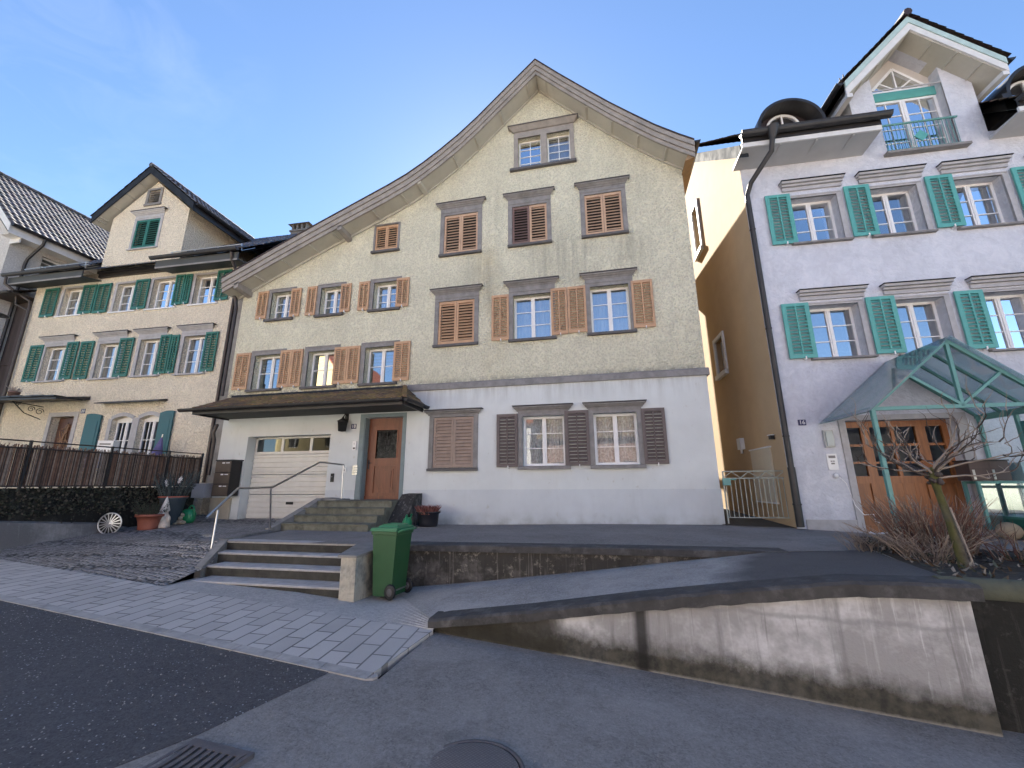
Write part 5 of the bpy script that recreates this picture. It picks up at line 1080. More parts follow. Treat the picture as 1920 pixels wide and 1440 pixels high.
# ================================================================== loose things
def bin_(pos, rz_):
    t = empty('wheelie_bin', pos, rz_, 'green wheelie bin with a closed lid standing by the cream pier', 'bin')
    g = plain('dark_green_bin_plastic', (.022, .085, .028), .42, .1, 4, .05, 60, dirt=(.03, .075, .04), dscale=2)
    gl = plain('light_green_lid_plastic', (.045, .19, .085), .45, .1, 4)
    m = MB(); m.hexa([(-.19, -.20, .03), (.17, -.20, .03), (.17, .20, .03), (-.19, .20, .03), (-.24, -.235, .90), (.235, -.235, .90), (.235, .235, .90), (-.24, .235, .90)]); m.hexa([(-.26, -.25, .86), (.25, -.25, .86), (.25, .25, .86), (-.26, .25, .86), (-.26, -.25, .905), (.25, -.25, .905), (.25, .25, .905), (-.26, .25, .905)])
    for y in (-.07, .07): m.hexa([(-.225 - .002, y - .012, .55), (-.215, y - .012, .55), (-.215, y + .012, .55), (-.227, y + .012, .55), (-.25, y - .012, .86), (-.22, y - .012, .86), (-.22, y + .012, .86), (-.25, y + .012, .86)])
    bo = m.build('bin_body', g, t)
    bv = bo.modifiers.new('b', 'BEVEL'); bv.width = .018; bv.segments = 3
    m = MB(); m.hexa([(-.29, -.27, .907), (.25, -.27, .907), (.25, .27, .907), (-.29, .27, .907), (-.27, -.25, .955), (.25, -.25, .965), (.25, .25, .965), (-.27, .25, .955)]); m.hexa([(-.20, -.19, .95), (.22, -.19, .955), (.22, .19, .955), (-.20, .19, .95), (-.16, -.16, .985), (.19, -.16, .995), (.19, .16, .995), (-.16, .16, .985)])
    for y in (-.11, 0, .11): m.box(-.14, .17, y - .012, y + .012, .985, 1.002)
    lo_ = m.build('lid', gl, t); bv = lo_.modifiers.new('b', 'BEVEL'); bv.width = .012; bv.segments = 2
    m = MB(); m.tube([(.24, -.20, .90), (.32, -.20, .93), (.34, -.17, .93), (.34, .17, .93), (.32, .20, .93), (.24, .20, .90)], .016, 8); m.build('handle', gl, t)
    m = MB(); m.tube([(.17, -.22, .10), (.17, .22, .10)], .014, 8); m.build('axle', M['steel'], t)
    for y in (-.245, .245):
        m = MB(); m.lathe([(.02, -.022), (.07, -.024), (.10, -.02), (.105, 0), (.10, .02), (.07, .024), (.02, .022)], (0, 0, 0), 20); o = m.build('wheel', M['black'], t); o.rotation_euler = (R(90), 0, 0); o.location = (.18, y, .106)
        k = MB(); k.lathe([(.001, -.027), (.05, -.027), (.055, -.02)], (0, 0, 0), 14); k.lathe([(.001, .027), (.05, .027), (.055, .02)], (0, 0, 0), 14); h = k.build('hub', plain('grey_hub', (.08, .08, .085), .5), o)
bin_((-3.04, 5.86, -1.515), R(-6)); bpy.data.objects['wheelie_bin'].scale = (.82, .88, .97)
def pot(pos, prof, mat, name, label, sx=1, sy=1, cat='flower pot'):
    t = empty(name, pos, 0, label, cat); m = MB(); m.lathe(prof, (0, 0, 0), 24, sx, sy); m.build('pot', mat, t)
    m = MB(); r = prof[-1][0] * .93; m.lathe([(.001, prof[-1][1] - .03), (r, prof[-1][1] - .035)], (0, 0, 0), 18, sx, sy); m.build('soil', M['soil'], t); return t
def sprigs(t, n, r, z0, h0, h1, mats, lean=.4, th=.006, name='plant', seed=1, leaf=0):
    random.seed(seed); m = MB()
    for i in range(n):
        a = random.uniform(0, 6.28); q = r * random.random() ** .5; x, y = q * math.cos(a), q * math.sin(a); h = random.uniform(h0, h1); dx, dy = x * lean / max(r, .01) * h + random.uniform(-.03, .03), y * lean / max(r, .01) * h + random.uniform(-.03, .03)
        m.cur = random.randrange(len(mats)); m.tube([(x, y, z0), (x + dx * .4, y + dy * .4, z0 + h * .55), (x + dx, y + dy, z0 + h)], [th, th * .8, th * .35], 4, False)
        for k in range(leaf):
            f = random.uniform(.35, 1); c = Vector((x + dx * f, y + dy * f, z0 + h * f)); d = Vector((random.uniform(-1, 1), random.uniform(-1, 1), random.uniform(-.3, .8))).normalized(); e = d.orthogonal().normalized(); L_ = random.uniform(.02, .045); m.add([c, c + d * L_ * .5 + e * L_ * .3, c + d * L_, c + d * L_ * .5 - e * L_ * .3], [(0, 1, 2, 3)])
    return m.build(name, mats, t, fix=False)
blk = plain('black_glazed_pot', (.014, .014, .02), .35, .1)
t = pot((-3.98, 9.30, -.925), [(.001, 0), (.17, 0), (.20, .03), (.21, .10), (.22, .28), (.255, .31), (.26, .335), (.235, .335), (.22, .30)], blk, 'flower_pot', 'black pot of rusty pink heather against the cream house plinth', 1.15, .9)
m = MB(); m.lathe([(.001, .0), (.24, 0), (.25, .018), (.2, .02)], (0, 0, -.012), 20, 1.1, .9); m.build('saucer', M['concrete'], t)
sprigs(t, 420, .22, .28, .08, .20, [plain('rusty_heather', (.24, .075, .065), .9), plain('pale_heather', (.30, .13, .11), .9), plain('dark_heather', (.10, .045, .035), .9)], .6, .009, 'heather', 2)
gw = plain('green_can_plastic', (.02, .24, .10), .4, .08)
def can(pos, rz_, s, label):
    t = empty('watering_can', pos, rz_, label, 'watering can'); m = MB(); m.lathe([(.001, 0), (.12 * s, 0), (.145 * s, .06 * s), (.15 * s, .17 * s), (.11 * s, .25 * s), (.07 * s, .27 * s), (.05 * s, .265 * s)], (0, 0, 0), 20, 1.15, .8); m.build('can_body', gw, t)
    m = MB(); m.tube([(.09 * s, 0, .07 * s), (.24 * s, 0, .16 * s), (.36 * s, 0, .30 * s)], [.03 * s, .022 * s, .018 * s], 8); m.lathe([(.01 * s, 0), (.045 * s, .03 * s), (.001, .035 * s)], (.37 * s, 0, .30 * s), 10); m.build('spout', gw, t)
    m = MB(); m.tube([(.10 * s * math.cos(a) - .08 * s, 0, .20 * s + .14 * s * math.sin(a)) for a in [R(-60) + i * R(24) for i in range(13)]], .016 * s, 8); m.build('handle', gw, t)
can((-4.33, 8.98, -.93), R(100), .85, 'small green watering can squeezed between the bin and the heather pot')
can((-10.52, 9.15, -.905), R(170), 1.25, 'bright green watering can with a ring handle beside the garden wall')
terra = plain('terracotta_plastic', (.26, .085, .055), .55, .1, 5)
t = pot((-10.50, 8.18, -.985), [(.001, 0), (.20, 0), (.22, .03), (.215, .09), (.24, .20), (.275, .30), (.31, .30), (.31, .355), (.285, .36), (.27, .33)], terra, 'flower_pot', 'wide terracotta pot of dark dry plants by the garden wall', 1.0, .8)
sprigs(t, 160, .24, .30, .12, .34, [plain('dark_dead_stems', (.05, .045, .035), .9), plain('dusk_green_stems', (.06, .07, .045), .9)], .6, .006, 'dry_plant', 3, 4)
t = pot((-10.72, 8.85, -.935), [(.001, 0), (.17, 0), (.19, .04), (.27, .62), (.30, .64), (.30, .67), (.27, .675), (.26, .64)], plain('slate_grey_pot', (.065, .085, .105), .5, .1), 'flower_pot', 'tall slate grey pot with an orange rim and white silvery flowers')
m = MB(); m.lathe([(.27, .665), (.315, .67), (.318, .69), (.28, .695)], (0, 0, 0), 24); m.build('rim', plain('orange_red_rim', (.42, .12, .08), .6), t)
sprigs(t, 110, .26, .62, .25, .75, [plain('silver_grey_foliage', (.10, .125, .12), .9), plain('dark_silver_foliage', (.055, .065, .065), .9)], .55, .007, 'foliage', 4, 10)
m = MB(); random.seed(8)
for (x, y, z) in ((-.05, -.2, 1.05), (.32, -.15, 1.12), (.22, -.1, 1.06), (.0, -.22, .98)):
    for i in range(7): a = i * .9 + x; m.add([(x, y, z), (x + .035 * math.cos(a) - .012 * math.sin(a), y - .02, z + .035 * math.sin(a) + .012 * math.cos(a)), (x + .075 * math.cos(a), y - .01, z + .075 * math.sin(a)), (x + .035 * math.cos(a) + .012 * math.sin(a), y - .02, z + .035 * math.sin(a) - .012 * math.cos(a))], [(0, 1, 2, 3)])
m.build('flowers', plain('white_petals', (.75, .75, .75), .8), t, fix=False)
# gnome
t = empty('garden_gnome', (-10.36, 8.40, -.955), R(15), 'white bearded garden gnome with a tall pale pointed hat', 'garden gnome')
cer = plain('pale_glazed_ceramic', (.55, .48, .42), .5, .15, 9); m = MB(); m.lathe([(.001, .0), (.15, 0), (.16, .03), (.145, .12), (.12, .22), (.10, .30), (.07, .34), (.001, .36)], (0, 0, 0), 18, 1, .85)
m.ball((0, -.01, .36), .085, 10); m.ball((-.10, -.07, .03), .06, 8, 1, 1.3, .7); m.ball((.10, -.07, .03), .06, 8, 1, 1.3, .7); m.ball((-.13, -.02, .20), .045, 8, 1, 1, 1.7); m.ball((.13, -.02, .20), .045, 8, 1, 1, 1.7); m.build('gnome_body', cer, t)
m = MB(); m.lathe([(.10, .38), (.098, .41), (.075, .50), (.045, .60), (.018, .69), (.001, .72)], (0, 0, 0), 16); m.build('hat', plain('cream_grey_hat', (.62, .58, .54), .6, .1, 9), t)
m = MB(); m.ball((0, -.085, .27), .095, 10, 1, .5, 1.3); m.build('beard', plain('white_beard', (.70, .69, .66), .7), t); m = MB(); m.ball((0, -.10, .365), .024, 8); m.build('nose', plain('pink_nose', (.50, .26, .2), .6), t)
t = empty('garden_figurine', (-10.48, 8.92, -.925), R(10), 'little huddle of cream and brown stone animal figures at the foot of the grey pot', 'figurine')
m = MB(); m.ball((0, 0, .06), .075, 9, 1.3, .9, .8); m.ball((.03, -.03, .15), .05, 8); m.ball((.12, -.05, .05), .06, 8, 1.2, 1, .8); m.ball((-.11, -.03, .045), .055, 8, 1.2, 1, .8); m.ball((.02, .02, .23), .035, 8, 1, 1, 1.4); m.ball((.06, .02, .22), .025, 8, 1, 1, 1.5); m.ball((-.02, -.11, .03), .04, 8, 1.5, 1, .7); m.build('figures', plain('cream_brown_stone', (.36, .31, .23), .8, .45, 14), t)
# alloy wheel trim
t = empty('wheel_trim', (-10.86, 7.62, -.80), R(22), 'silver multi spoke wheel trim leaning on the garden wall', 'wheel trim')
m = MB(); r = .225; silver = plain('silver_paint', (.62, .62, .63), .3, .05, 9, metal=.75)
m.tube([(r * math.cos(i * math.pi / 20), .0, r * math.sin(i * math.pi / 20)) for i in range(41)], .014, 8)
for i in range(17):
    a = 2 * math.pi * i / 17; m.bar((.05 * math.cos(a), -.022, .05 * math.sin(a)), (r * math.cos(a), -.006, r * math.sin(a)), .017, .010, (0, 1, 0))
m.build('spokes', silver, t); m = MB(); m.lathe([(.001, .03), (.03, .028), (.05, .018), (.058, .0)], (0, 0, 0), 16); o = m.build('hub_cap', silver, t); o.rotation_euler = (R(90), 0, 0)
m = MB(); m.lathe([(.001, 0), (r - .01, 0)], (0, 0, 0), 28); o = m.build('backing', M['black'], t); o.rotation_euler = (R(90), 0, 0); o.location = (0, .012, 0)
# letter boxes by the garage
t = empty('letter_box', (-10.20, 9.65, -.26), R(-3), 'stack of three brown metal letter boxes by the garage corner', 'letter box')
br = plain('brown_letterbox_metal', (.105, .082, .062), .5, .08); bk = plain('black_letterbox_side', (.012, .012, .014), .5, .1)
m = MB(); m.box(-.26, .28, .012, .33, 0, .94); m.build('casing', bk, t)
for i in range(3):
    m = MB(); m.box(-.255, .27, -.006, .010, .015 + i * .31, .305 + i * .31); d = m.build('flap', br, t); m = MB(); m.box(-.03, .06, -.011, -.007, .245 + i * .31, .275 + i * .31); m.box(.10, .22, -.011, -.007, .250 + i * .31, .270 + i * .31); m.build('name_plate', M['white'], d)
m = MB(); m.box(-.29, .30, .0, .36, .942, .97); m.build('top_cover', bk, t); 
t = empty('meter_box', (-10.95, 9.70, -.31), 0, 'pale grey metal box beside the brown letter boxes', 'box'); m = MB(); m.box(-.22, .22, 0, .22, 0, .36); m.build('casing', plain('pale_grey_metal', (.36, .38, .42), .5, .06), t); m = MB(); m.box(-.20, .20, -.006, 0, .02, .34); m.box(-.235, .235, -.02, .24, .36, .385); m.build('lid', plain('pale_grey_metal_lid', (.40, .42, .46), .5, .06), t)
# wall bits on the cream house
t = empty('wall_lantern', (-6.75, 9.90, 1.55), 0, 'dark bracket lantern under the tiled canopy', 'lamp'); m = MB(); m.lathe([(.02, -.16), (.11, -.14), (.14, .10), (.16, .12), (.04, .20), (.02, .24)], (0, -.08, 0), 6); m.build('lantern_cage', M['black'], t); m = MB(); m.tube([(0, .09, .28), (0, -.02, .32), (0, -.08, .22)], .02, 6); m.box(-.05, .05, .07, .098, .16, .36); m.build('bracket', M['black'], t)
t = empty('intercom', (-6.44, 9.985, 1.03), 0, 'white intercom panel with a dark lens on the door jamb', 'intercom'); m = MB(); m.box(-.055, .055, -.03, 0, -.12, .12); m.build('panel', M['white'], t); m = MB(); m.box(-.03, .03, -.034, -.03, -.09, -.05); m.lathe([(.001, 0), (.02, 0), (.02, .006)], (0, -.03, .04), 10); m.build('lens', M['black'], t)
t = empty('doorbell', (-6.68, 9.99, .39), 0, 'square white light switch on the wall beside the door', 'switch'); m = MB(); m.box(-.055, .055, -.02, 0, -.055, .055); m.build('plate', M['white'], t); m = MB(); m.box(-.015, .015, -.026, -.02, -.02, .02); m.build('button', M['stone'], t)
t = empty('name_plates', (-6.38, 9.99, .39), 0, 'column of four small silver name plates beside the door', 'name plates'); 
for i in range(4): m = MB(); m.box(-.07, .07, -.012, 0, -.12 + i * .065, -.075 + i * .065); m.build('name_plate', M['steel'], t)
t = empty('key_switch', (-7.02, 9.985, .20), 0, 'small black key switch box right of the garage opening', 'switch'); m = MB(); m.box(-.04, .04, -.03, 0, -.11, .11); m.build('casing', M['black'], t); m = MB(); m.lathe([(.001, 0), (.018, 0), (.02, -.01)], (0, -.035, .03), 10); m.build('key_lock', M['steel'], t)
# alley gate
t = empty('garden_gate', (2.45, 9.62, -.70), 0, 'low grey steel gate with zigzag top closing the alley', 'gate')
gm = plain('grey_green_gate_paint', (.34, .37, .33), .5, .1)
m = MB(); w_ = 1.16
for z in (.02, .80, .94): m.tube([(0, 0, z), (w_, 0, z)], .012, 6)
for i in range(13): x = .04 + i * (w_ - .08) / 12; m.tube([(x, 0, .02), (x, 0, .80)], .009, 5)
for x in (0, w_): m.tube([(x, 0, -.1), (x, 0, .95)], .016, 6)
for i in range(7): x0 = .0 + i * w_ / 7; a, b = (.81, .93) if i % 2 == 0 else (.93, .81); m.tube([(x0, 0, a), (x0 + w_ / 7, 0, b)], .008, 5)
m.build('gate_leaf', gm, t); m = MB(); m.box(-.02, .12, -.06, .03, .66, .80); m.tube([(.12, -.03, .77), (.24, -.03, .78)], .012, 6); m.build('lock_case', M['teal_frame'], t)
# alley wall fittings
def Gp(u, v, z): c, s = math.cos(R(2.2)), math.sin(R(2.2)); return (3.6 + u * c - v * s, 9.4 + u * s + v * c, z)
t = empty('wall_hatch', Gp(-.005, 1.15, -.40), R(2.2), 'flat beige meter cupboard on the beige alley wall', 'cupboard'); m = MB(); m.box(-.03, 0, -.55, .55, 0, 1.15); m.build('door_panel', plain('beige_metal', (.50, .44, .34), .6, .05), t); m = MB(); m.box(-.05, 0, -.58, .58, 1.15, 1.18); m.box(-.05, 0, -.56, .56, -.03, 0); m.build('drip_edge', M['white_board'], t)
t = empty('vent_cap', Gp(-.002, 2.2, .95), R(2.2), 'pale flue cover sticking out of the beige alley wall', 'vent'); m = MB(); m.box(-.10, 0, -.12, .12, -.12, .16); m.tube([(-.05, 0, -.12), (-.05, 0, -.22)], .03, 8); m.build('cover', M['white_board'], t)
t = empty('spot_light', Gp(-.002, .35, .95), R(2.2), 'tiny black floodlight on the beige wall beside the downpipe', 'lamp'); m = MB(); m.box(-.10, -.02, -.05, .05, -.05, .03); m.tube([(0, 0, .05), (-.06, 0, .02)], .018, 6); m.build('lamp_head', M['black'], t); m = MB(); m.box(-.12, -.02, -.06, .06, .03, .045); m.build('lamp_hood', M['white_board'], t)
# fittings on the lilac wall
t = empty('wall_lamp', Gp(.82, -.002, .85), R(2.2), 'rectangular frosted wall lamp left of the timber entrance', 'lamp'); m = MB(); m.box(-.085, .085, -.05, 0, -.17, .17); m.build('lamp_casing', plain('pale_grey_casing', (.42, .43, .42), .5), t); m = MB(); m.box(-.06, .06, -.075, -.051, -.14, .14); m.build('diffuser', plain('frosted_glass', (.40, .45, .45), .25, .05), t)
t = empty('intercom', Gp(.82, -.002, .40), R(2.2), 'white square bell panel below the rectangular wall lamp', 'intercom'); m = MB(); m.box(-.09, .09, -.02, 0, -.155, .155); m.build('panel', M['white'], t); m = MB(); m.box(-.03, .03, -.026, -.02, -.05, -.02); m.box(-.035, -.005, -.026, -.02, .0, .02); m.box(.005, .035, -.026, -.02, .0, .02); m.box(-.06, .06, -.024, -.02, .07, .12); m.build('buttons', M['stone'], t)
t = empty('power_plug', Gp(.83, -.01, .13), R(2.2), 'white plug with a thin cable running down to the door', 'plug'); m = MB(); m.lathe([(.001, -.06), (.04, -.05), (.05, 0), (.001, 0.001)], (0, 0, 0), 12); o = m.build('plug_body', M['white'], t); o.rotation_euler = (R(-90), 0, 0)
m = MB(); m.tube([(.03, -.04, -.01), (.15, -.03, -.15), (.21, -.06, -.55), (.30, -.12, -.72), (.40, -.22, -.70), (.36, -.3, -.82), (.55, -.5, -.92), (.8, -.7, -1.02), (1.1, -.9, -1.05)], .007, 5); m.build('cable', M['white'], t)
t = empty('paper_sheets', (4.62, 8.95, -.905), R(12), 'crumpled white paper sheets lying by the timber doorstep', 'paper')
m = MB(); random.seed(2)
for k in range(3):
    n = 5; cx, cy = k * .18, -k * .12; vs = [(cx + .30 * i / n, cy + .18 * j / n, .01 + .02 * k + .05 * max(0, mnoise.noise(Vector((i * 1.3, j * 1.7, k * 3))))) for j in range(n + 1) for i in range(n + 1)]; m.add(vs, [(j * (n + 1) + i, j * (n + 1) + i + 1, (j + 1) * (n + 1) + i + 1, (j + 1) * (n + 1) + i) for j in range(n) for i in range(n)])
m.build('sheets', plain('white_paper', (.72, .74, .78), .8, .05), t, fix=False)
# glass gable canopy
t = empty('glass_canopy', Gp(2.12, 0, 1.2), R(2.2), 'gabled glass entrance canopy on a teal steel frame', 'canopy'); T_ = M['teal_frame']
hw, dp, hz = 1.30, 1.45, 1.12
m = MB(); s_ = .055
for v in (-.04, -dp * .36, -dp * .68, -dp):
    for s in (-1, 1): m.bar((s * hw, v, .0), (0, v, hz), s_ if v == -dp else .04, s_ if v == -dp else .045, (0, 1, 0))
for s in (-1, 1): m.bar((s * hw, 0, 0), (s * hw, -dp - .02, 0), .06, .06)
m.bar((0, 0, hz), (0, -dp - .02, hz), .05, .05); m.bar((-hw, -dp, .0), (hw, -dp, .0), .05, .06, (0, 0, 1)); m.bar((0, -dp, 0), (0, -dp, hz), .05, .05, (0, 1, 0))
for s in (-1, 1): m.bar((0, -dp, .02), (s * hw * .52, -dp, hz * .50), .04, .045, (0, 1, 0))
m.build('roof_frame', T_, t)
for s in (-1, 1):
    m = MB(); m.hexa([(s * (hw + .12), -dp - .12, -.06), (s * (hw + .12), .0, -.06), (0, 0, hz + .045), (0, -dp - .12, hz + .045), (s * (hw + .12), -dp - .12, -.048), (s * (hw + .12), 0, -.048), (0, 0, hz + .057), (0, -dp - .12, hz + .057)]); m.build('glass_panel', M['canopy_glass'], t)
for s in (-1, 1): m = MB(); m.bar((s * (hw - .0), -dp, -2.1), (s * hw, -dp, 0), .06, .06, (0, 1, 0)); m.build('post', T_, t)
# glazed wind screen on the far side of the entrance, with letter boxes on it
t = empty('glass_screen', Gp(3.42, 0, -.95), R(2.2), 'teal framed glass wind screen beside the timber entrance', 'screen')
m = MB()
for v in (-.05, -.75, -1.45): m.bar((0, v, 0), (0, v, 2.12), .05, .05, (0, 1, 0))
for z in (.12, .86, 2.1): m.bar((0, -.05, z), (0, -1.45, z), .045, .05)
m.build('screen_frame', T_, t); m = MB(); m.quad((0, -.05, .12), (0, -1.45, .12), (0, -1.45, 2.1), (0, -.05, 2.1)); m.build('pane', M['canopy_glass'], t)
m = MB(); m.box(-.06, .05, -1.42, -.85, 1.0, 1.95); m.build('notice_panel', plain('petrol_panel', (.04, .17, .19), .5, .1), t)
t = empty('letter_box', Gp(2.78, -.42, .02), R(2.2), 'brown double letter box with two silver strips by the glass screen', 'letter box')
m = MB(); m.box(0, .60, 0, .30, 0, .34); m.build('casing', plain('dark_brown_metal', (.085, .06, .055), .5, .08), t); m = MB(); m.box(-.01, .61, -.02, .31, .342, .36); m.build('top_cover', M['black'], t)
for x in (.03, .33): m = MB(); m.box(x, x + .035, -.008, 0, .02, .19); m.build('handle', M['steel'], t)
for x in (.02, .32): m = MB(); m.box(x, x + .27, -.004, -.0005, .22, .32); m.build('flap', plain('brown_flap', (.10, .07, .062), .5, .08), t)
t = empty('letter_box_stand', Gp(2.85, -.42, -.95), R(2.2), 'teal framed glass box under the brown double letter box', 'stand')
m = MB()
for x in (0, .62, 1.25):
    for y in (0, .28): m.bar((x, y, .15), (x, y, .96), .045, .045, (0, 1, 0))
for z in (.17, .94):
    for y in (0, .28): m.bar((0, y, z), (1.25, y, z), .045, .045)
m.build('stand_frame', T_, t); m = MB(); m.quad((0, .005, .17), (1.25, .005, .17), (1.25, .005, .94), (0, .005, .94)); m.build('pane', M['glass'], t)
m = MB(); m.box(.7, 1.28, -.02, .3, .97, 1.28); m.build('side_panel', plain('pale_blue_panel', (.30, .45, .50), .5, .08), t)
t = empty('stone_ball', Gp(2.93, -.66, -.80), 0, 'round tan stone ball on the ground below the letter boxes', 'stone'); m = MB(); m.ball((0, 0, 0), .15, 14, 1.1, 1, .95); m.build('ball', plain('tan_sandstone', (.34, .27, .18), .85, .12, 8, .3, 40), t)
t = empty('storage_box', Gp(3.20, -.85, -.98), R(2.2), 'green plastic garden box with a round wheel at ground level', 'box'); m = MB(); m.hexa([(0, 0, .04), (.9, 0, .04), (.9, .4, .04), (0, .4, .04), (-.05, -.03, .36), (.95, -.03, .36), (.95, .43, .36), (-.05, .43, .36)]); m.build('tub', plain('sea_green_plastic', (.03, .16, .12), .45, .1), t); m = MB(); m.lathe([(.001, 0), (.10, 0), (.12, .02), (.12, .05), (.001, .05)], (0, 0, 0), 16); o = m.build('wheel', M['black'], t); o.rotation_euler = (R(90), 0, 0); o.location = (.22, -.02, .18); m = MB(); m.box(-.08, .98, -.06, .46, .362, .40); m.build('lid', plain('green_lid', (.05, .22, .17), .5), t)
# small pollarded tree
t = empty('small_tree', (3.43, 5.25, -.80), 0, 'small pollarded bare tree with a mossy leaning trunk in the bed', 'tree')
bark = NT('mossy_bark'); n_ = bark.noise(12, 5, .7); b_ = bark.noise(3, 4, .6); x_, y_, z_ = bark.xyz(); c_ = bark.mix(bark.ramp(n_, .3, .7), (.05, .042, .036), (.17, .15, .13)); c_ = bark.mix(bark.math('MULTIPLY', bark.ramp(x_, -.03, .03, .9, 0), bark.ramp(b_, .25, .5)), c_, (.085, .085, .02)); bark.col(c_); bark.rough(.95); bark.bump(n_, .9, .02)
twm = plain('pale_twig_bark', (.30, .25, .21), .85, .25, 10); twd = plain('dark_twig_bark', (.07, .055, .048), .85, .25, 10)
m = MB(); m.tube([(.03, .0, -.06), (.01, 0, .05), (-.01, .01, .4), (-.045, .02, .72), (-.05, .02, .86), (-.04, .02, .95)], [.062, .045, .036, .031, .042, .024], 12); m.build('trunk', bark.mat, t)
random.seed(21); m = MB()
def twig(p, d, L_, r, depth):
    pts = [p]; q = Vector(p); d = Vector(d).normalized(); k = 5
    for i in range(k):
        d = (d + Vector((random.uniform(-.4, .4), random.uniform(-.35, .35), random.uniform(-.24, .42)))).normalized(); q = q + d * (L_ / k); pts.append(tuple(q))
        if depth > 0 and i >= 1 and random.random() < .75: twig(tuple(q), d + Vector((random.uniform(-1, 1), random.uniform(-1, 1), random.uniform(-.3, .9))), L_ * random.uniform(.35, .65), r * .62, depth - 1)
    m.cur = 0 if random.random() < .55 else 1; m.tube(pts, [r * (1 - .75 * i / k) for i in range(k + 1)], 5, False)
for a, el, L_ in ((180, .25, .42), (150, .5, .40), (200, .55, .38), (10, .35, .46), (-20, .4, .40), (30, .55, .50), (90, .9, .30), (0, 1.0, .40), (250, .5, .36), (300, .4, .4), (175, -.05, .34), (15, .1, .38), (100, .5, .4), (350, .75, .5)):
    twig((-.05, .02, random.uniform(.82, .98)), (math.cos(R(a)), math.sin(R(a)) * .8, el), L_ * 1.5, .013, 2)
for k in range(14): a = random.uniform(0, 6.28); m.cur = 1; m.ball((-.05 + .05 * math.cos(a), .02 + .05 * math.sin(a), random.uniform(.78, .9)), random.uniform(.015, .03), 6)
m.build('crown', [twm, twd], t, fix=False)
m = MB(); m.tube([(.06, -.05, 0), (.02, -.045, .3), (-.01, -.035, .55)], .009, 5); m.build('support_cane', twm, t)
# shrubs
rb = plain('red_brown_twigs', (.16, .075, .055), .85, .3, 9); rg = plain('grey_brown_twigs', (.19, .145, .115), .85, .3, 9); rp = plain('pale_tan_twigs', (.34, .26, .20), .85, .2, 9)
def shrub(pos, n, r, h0, h1, label, seed, lean, mats, name='bare_shrub'):
    t = empty(name, pos, 0, label, 'shrub'); random.seed(seed); m = MB()
    for i in range(n):
        a = random.uniform(0, 6.28); q = r * random.random() ** .6 * .5; x, y = q * math.cos(a), q * math.sin(a); h = random.uniform(h0, h1); ln = lean * (.4 + random.random()); dx, dy = math.cos(a) * ln * h, math.sin(a) * ln * h; p = [Vector((x, y, -.03))]
        for k in range(1, 5): p.append(Vector((x + dx * (k / 4) ** 1.3 + random.uniform(-.03, .03), y + dy * (k / 4) ** 1.3 + random.uniform(-.03, .03), h * k / 4)))
        th = random.uniform(.0035, .0075); m.cur = random.choice((0, 0, 1, 1, 2)); m.tube(p, [th, th * .9, th * .75, th * .6, th * .35], 4, False)
        for j in range(random.randrange(0, 4)):
            k = random.randrange(1, 4); s = p[k]; d = Vector((random.uniform(-1, 1), random.uniform(-1, 1), random.uniform(.1, 1.2))).normalized() * random.uniform(.06, .2); m.tube([s, s + d * .5 + Vector((random.uniform(-.02, .02), 0, .01)), s + d], [th * .6, th * .45, th * .2], 3, False)
    m.build('twigs', mats, t, fix=False); return t
shrub((3.78, 6.15, -.80), 330, .70, .28, .66, 'dense red brown bare shrub in front of the timber doors', 31, .48, [rb, rg, rp])
shrub((3.45, 5.65, -.80), 90, .5, .12, .35, 'low tangle of pale dry stems at the foot of the small tree', 32, 1.2, [rg, rp, rp])
shrub((4.30, 5.75, -.82), 50, .5, .22, .5, 'sparse spreading bare shrub between the small tree and the letter boxes', 33, 1.1, [rg, rb, rp])
shrub((3.35, 6.55, -.83), 60, .5, .08, .22, 'tuft of short dead grass at the tip of the planting bed', 34, 1.0, [rp, rg, rp], 'grass_tuft')
# drain grate and manhole
t = empty('storm_drain', (-2.385, 2.30, rz(-2.385, 2.30) + .006), R(-6), 'square cast iron storm drain with curved slots in the asphalt', 'drain')
t.scale = (.72, .72, 1)
iron = plain('worn_cast_iron', (.14, .125, .125), .6, .2, 14, .4, 90, metal=.2)
m = MB(); S_ = .30
m.box(-S_ - .04, -S_, -S_ - .04, S_ + .04, -.05, .006); m.box(S_, S_ + .04, -S_ - .04, S_ + .04, -.05, .006); m.box(-S_, S_, -S_ - .04, -S_, -.05, .006); m.box(-S_, S_, S_, S_ + .04, -.05, .006); m.build('frame', iron, t)
m = MB()
for i in range(8):
    x = -S_ + .03 + i * .0772; n = 6
    for k in range(n):
        a, b = -S_ + .045 + (2 * S_ - .09) * k / n, -S_ + .045 + (2 * S_ - .09) * (k + 1) / n; c0 = .035 * math.sin(math.pi * k / n); c1 = .035 * math.sin(math.pi * (k + 1) / n)
        m.hexa([(x + c0 - .021, a, -.04), (x + c0 + .021, a, -.04), (x + c1 + .021, b, -.04), (x + c1 - .021, b, -.04), (x + c0 - .021, a, .008), (x + c0 + .021, a, .008), (x + c1 + .021, b, .008), (x + c1 - .021, b, .008)])
m.box(-S_ + .005, S_ - .005, -S_ + .005, -S_ + .05, -.04, .0085); m.box(-S_ + .005, S_ - .005, S_ - .05, S_ - .005, -.04, .0085); m.build('grate', iron, t)
m = MB(); m.quad((-S_, -S_, .0025), (S_, -S_, .0025), (S_, S_, .0025), (-S_, S_, .0025)); m.build('sump', M['black'], t)
t = empty('manhole_cover', (-.85, 2.735, rz(-.85, 2.735) + .004), 0, 'round cast iron manhole cover in the asphalt near the street wall', 'manhole cover')
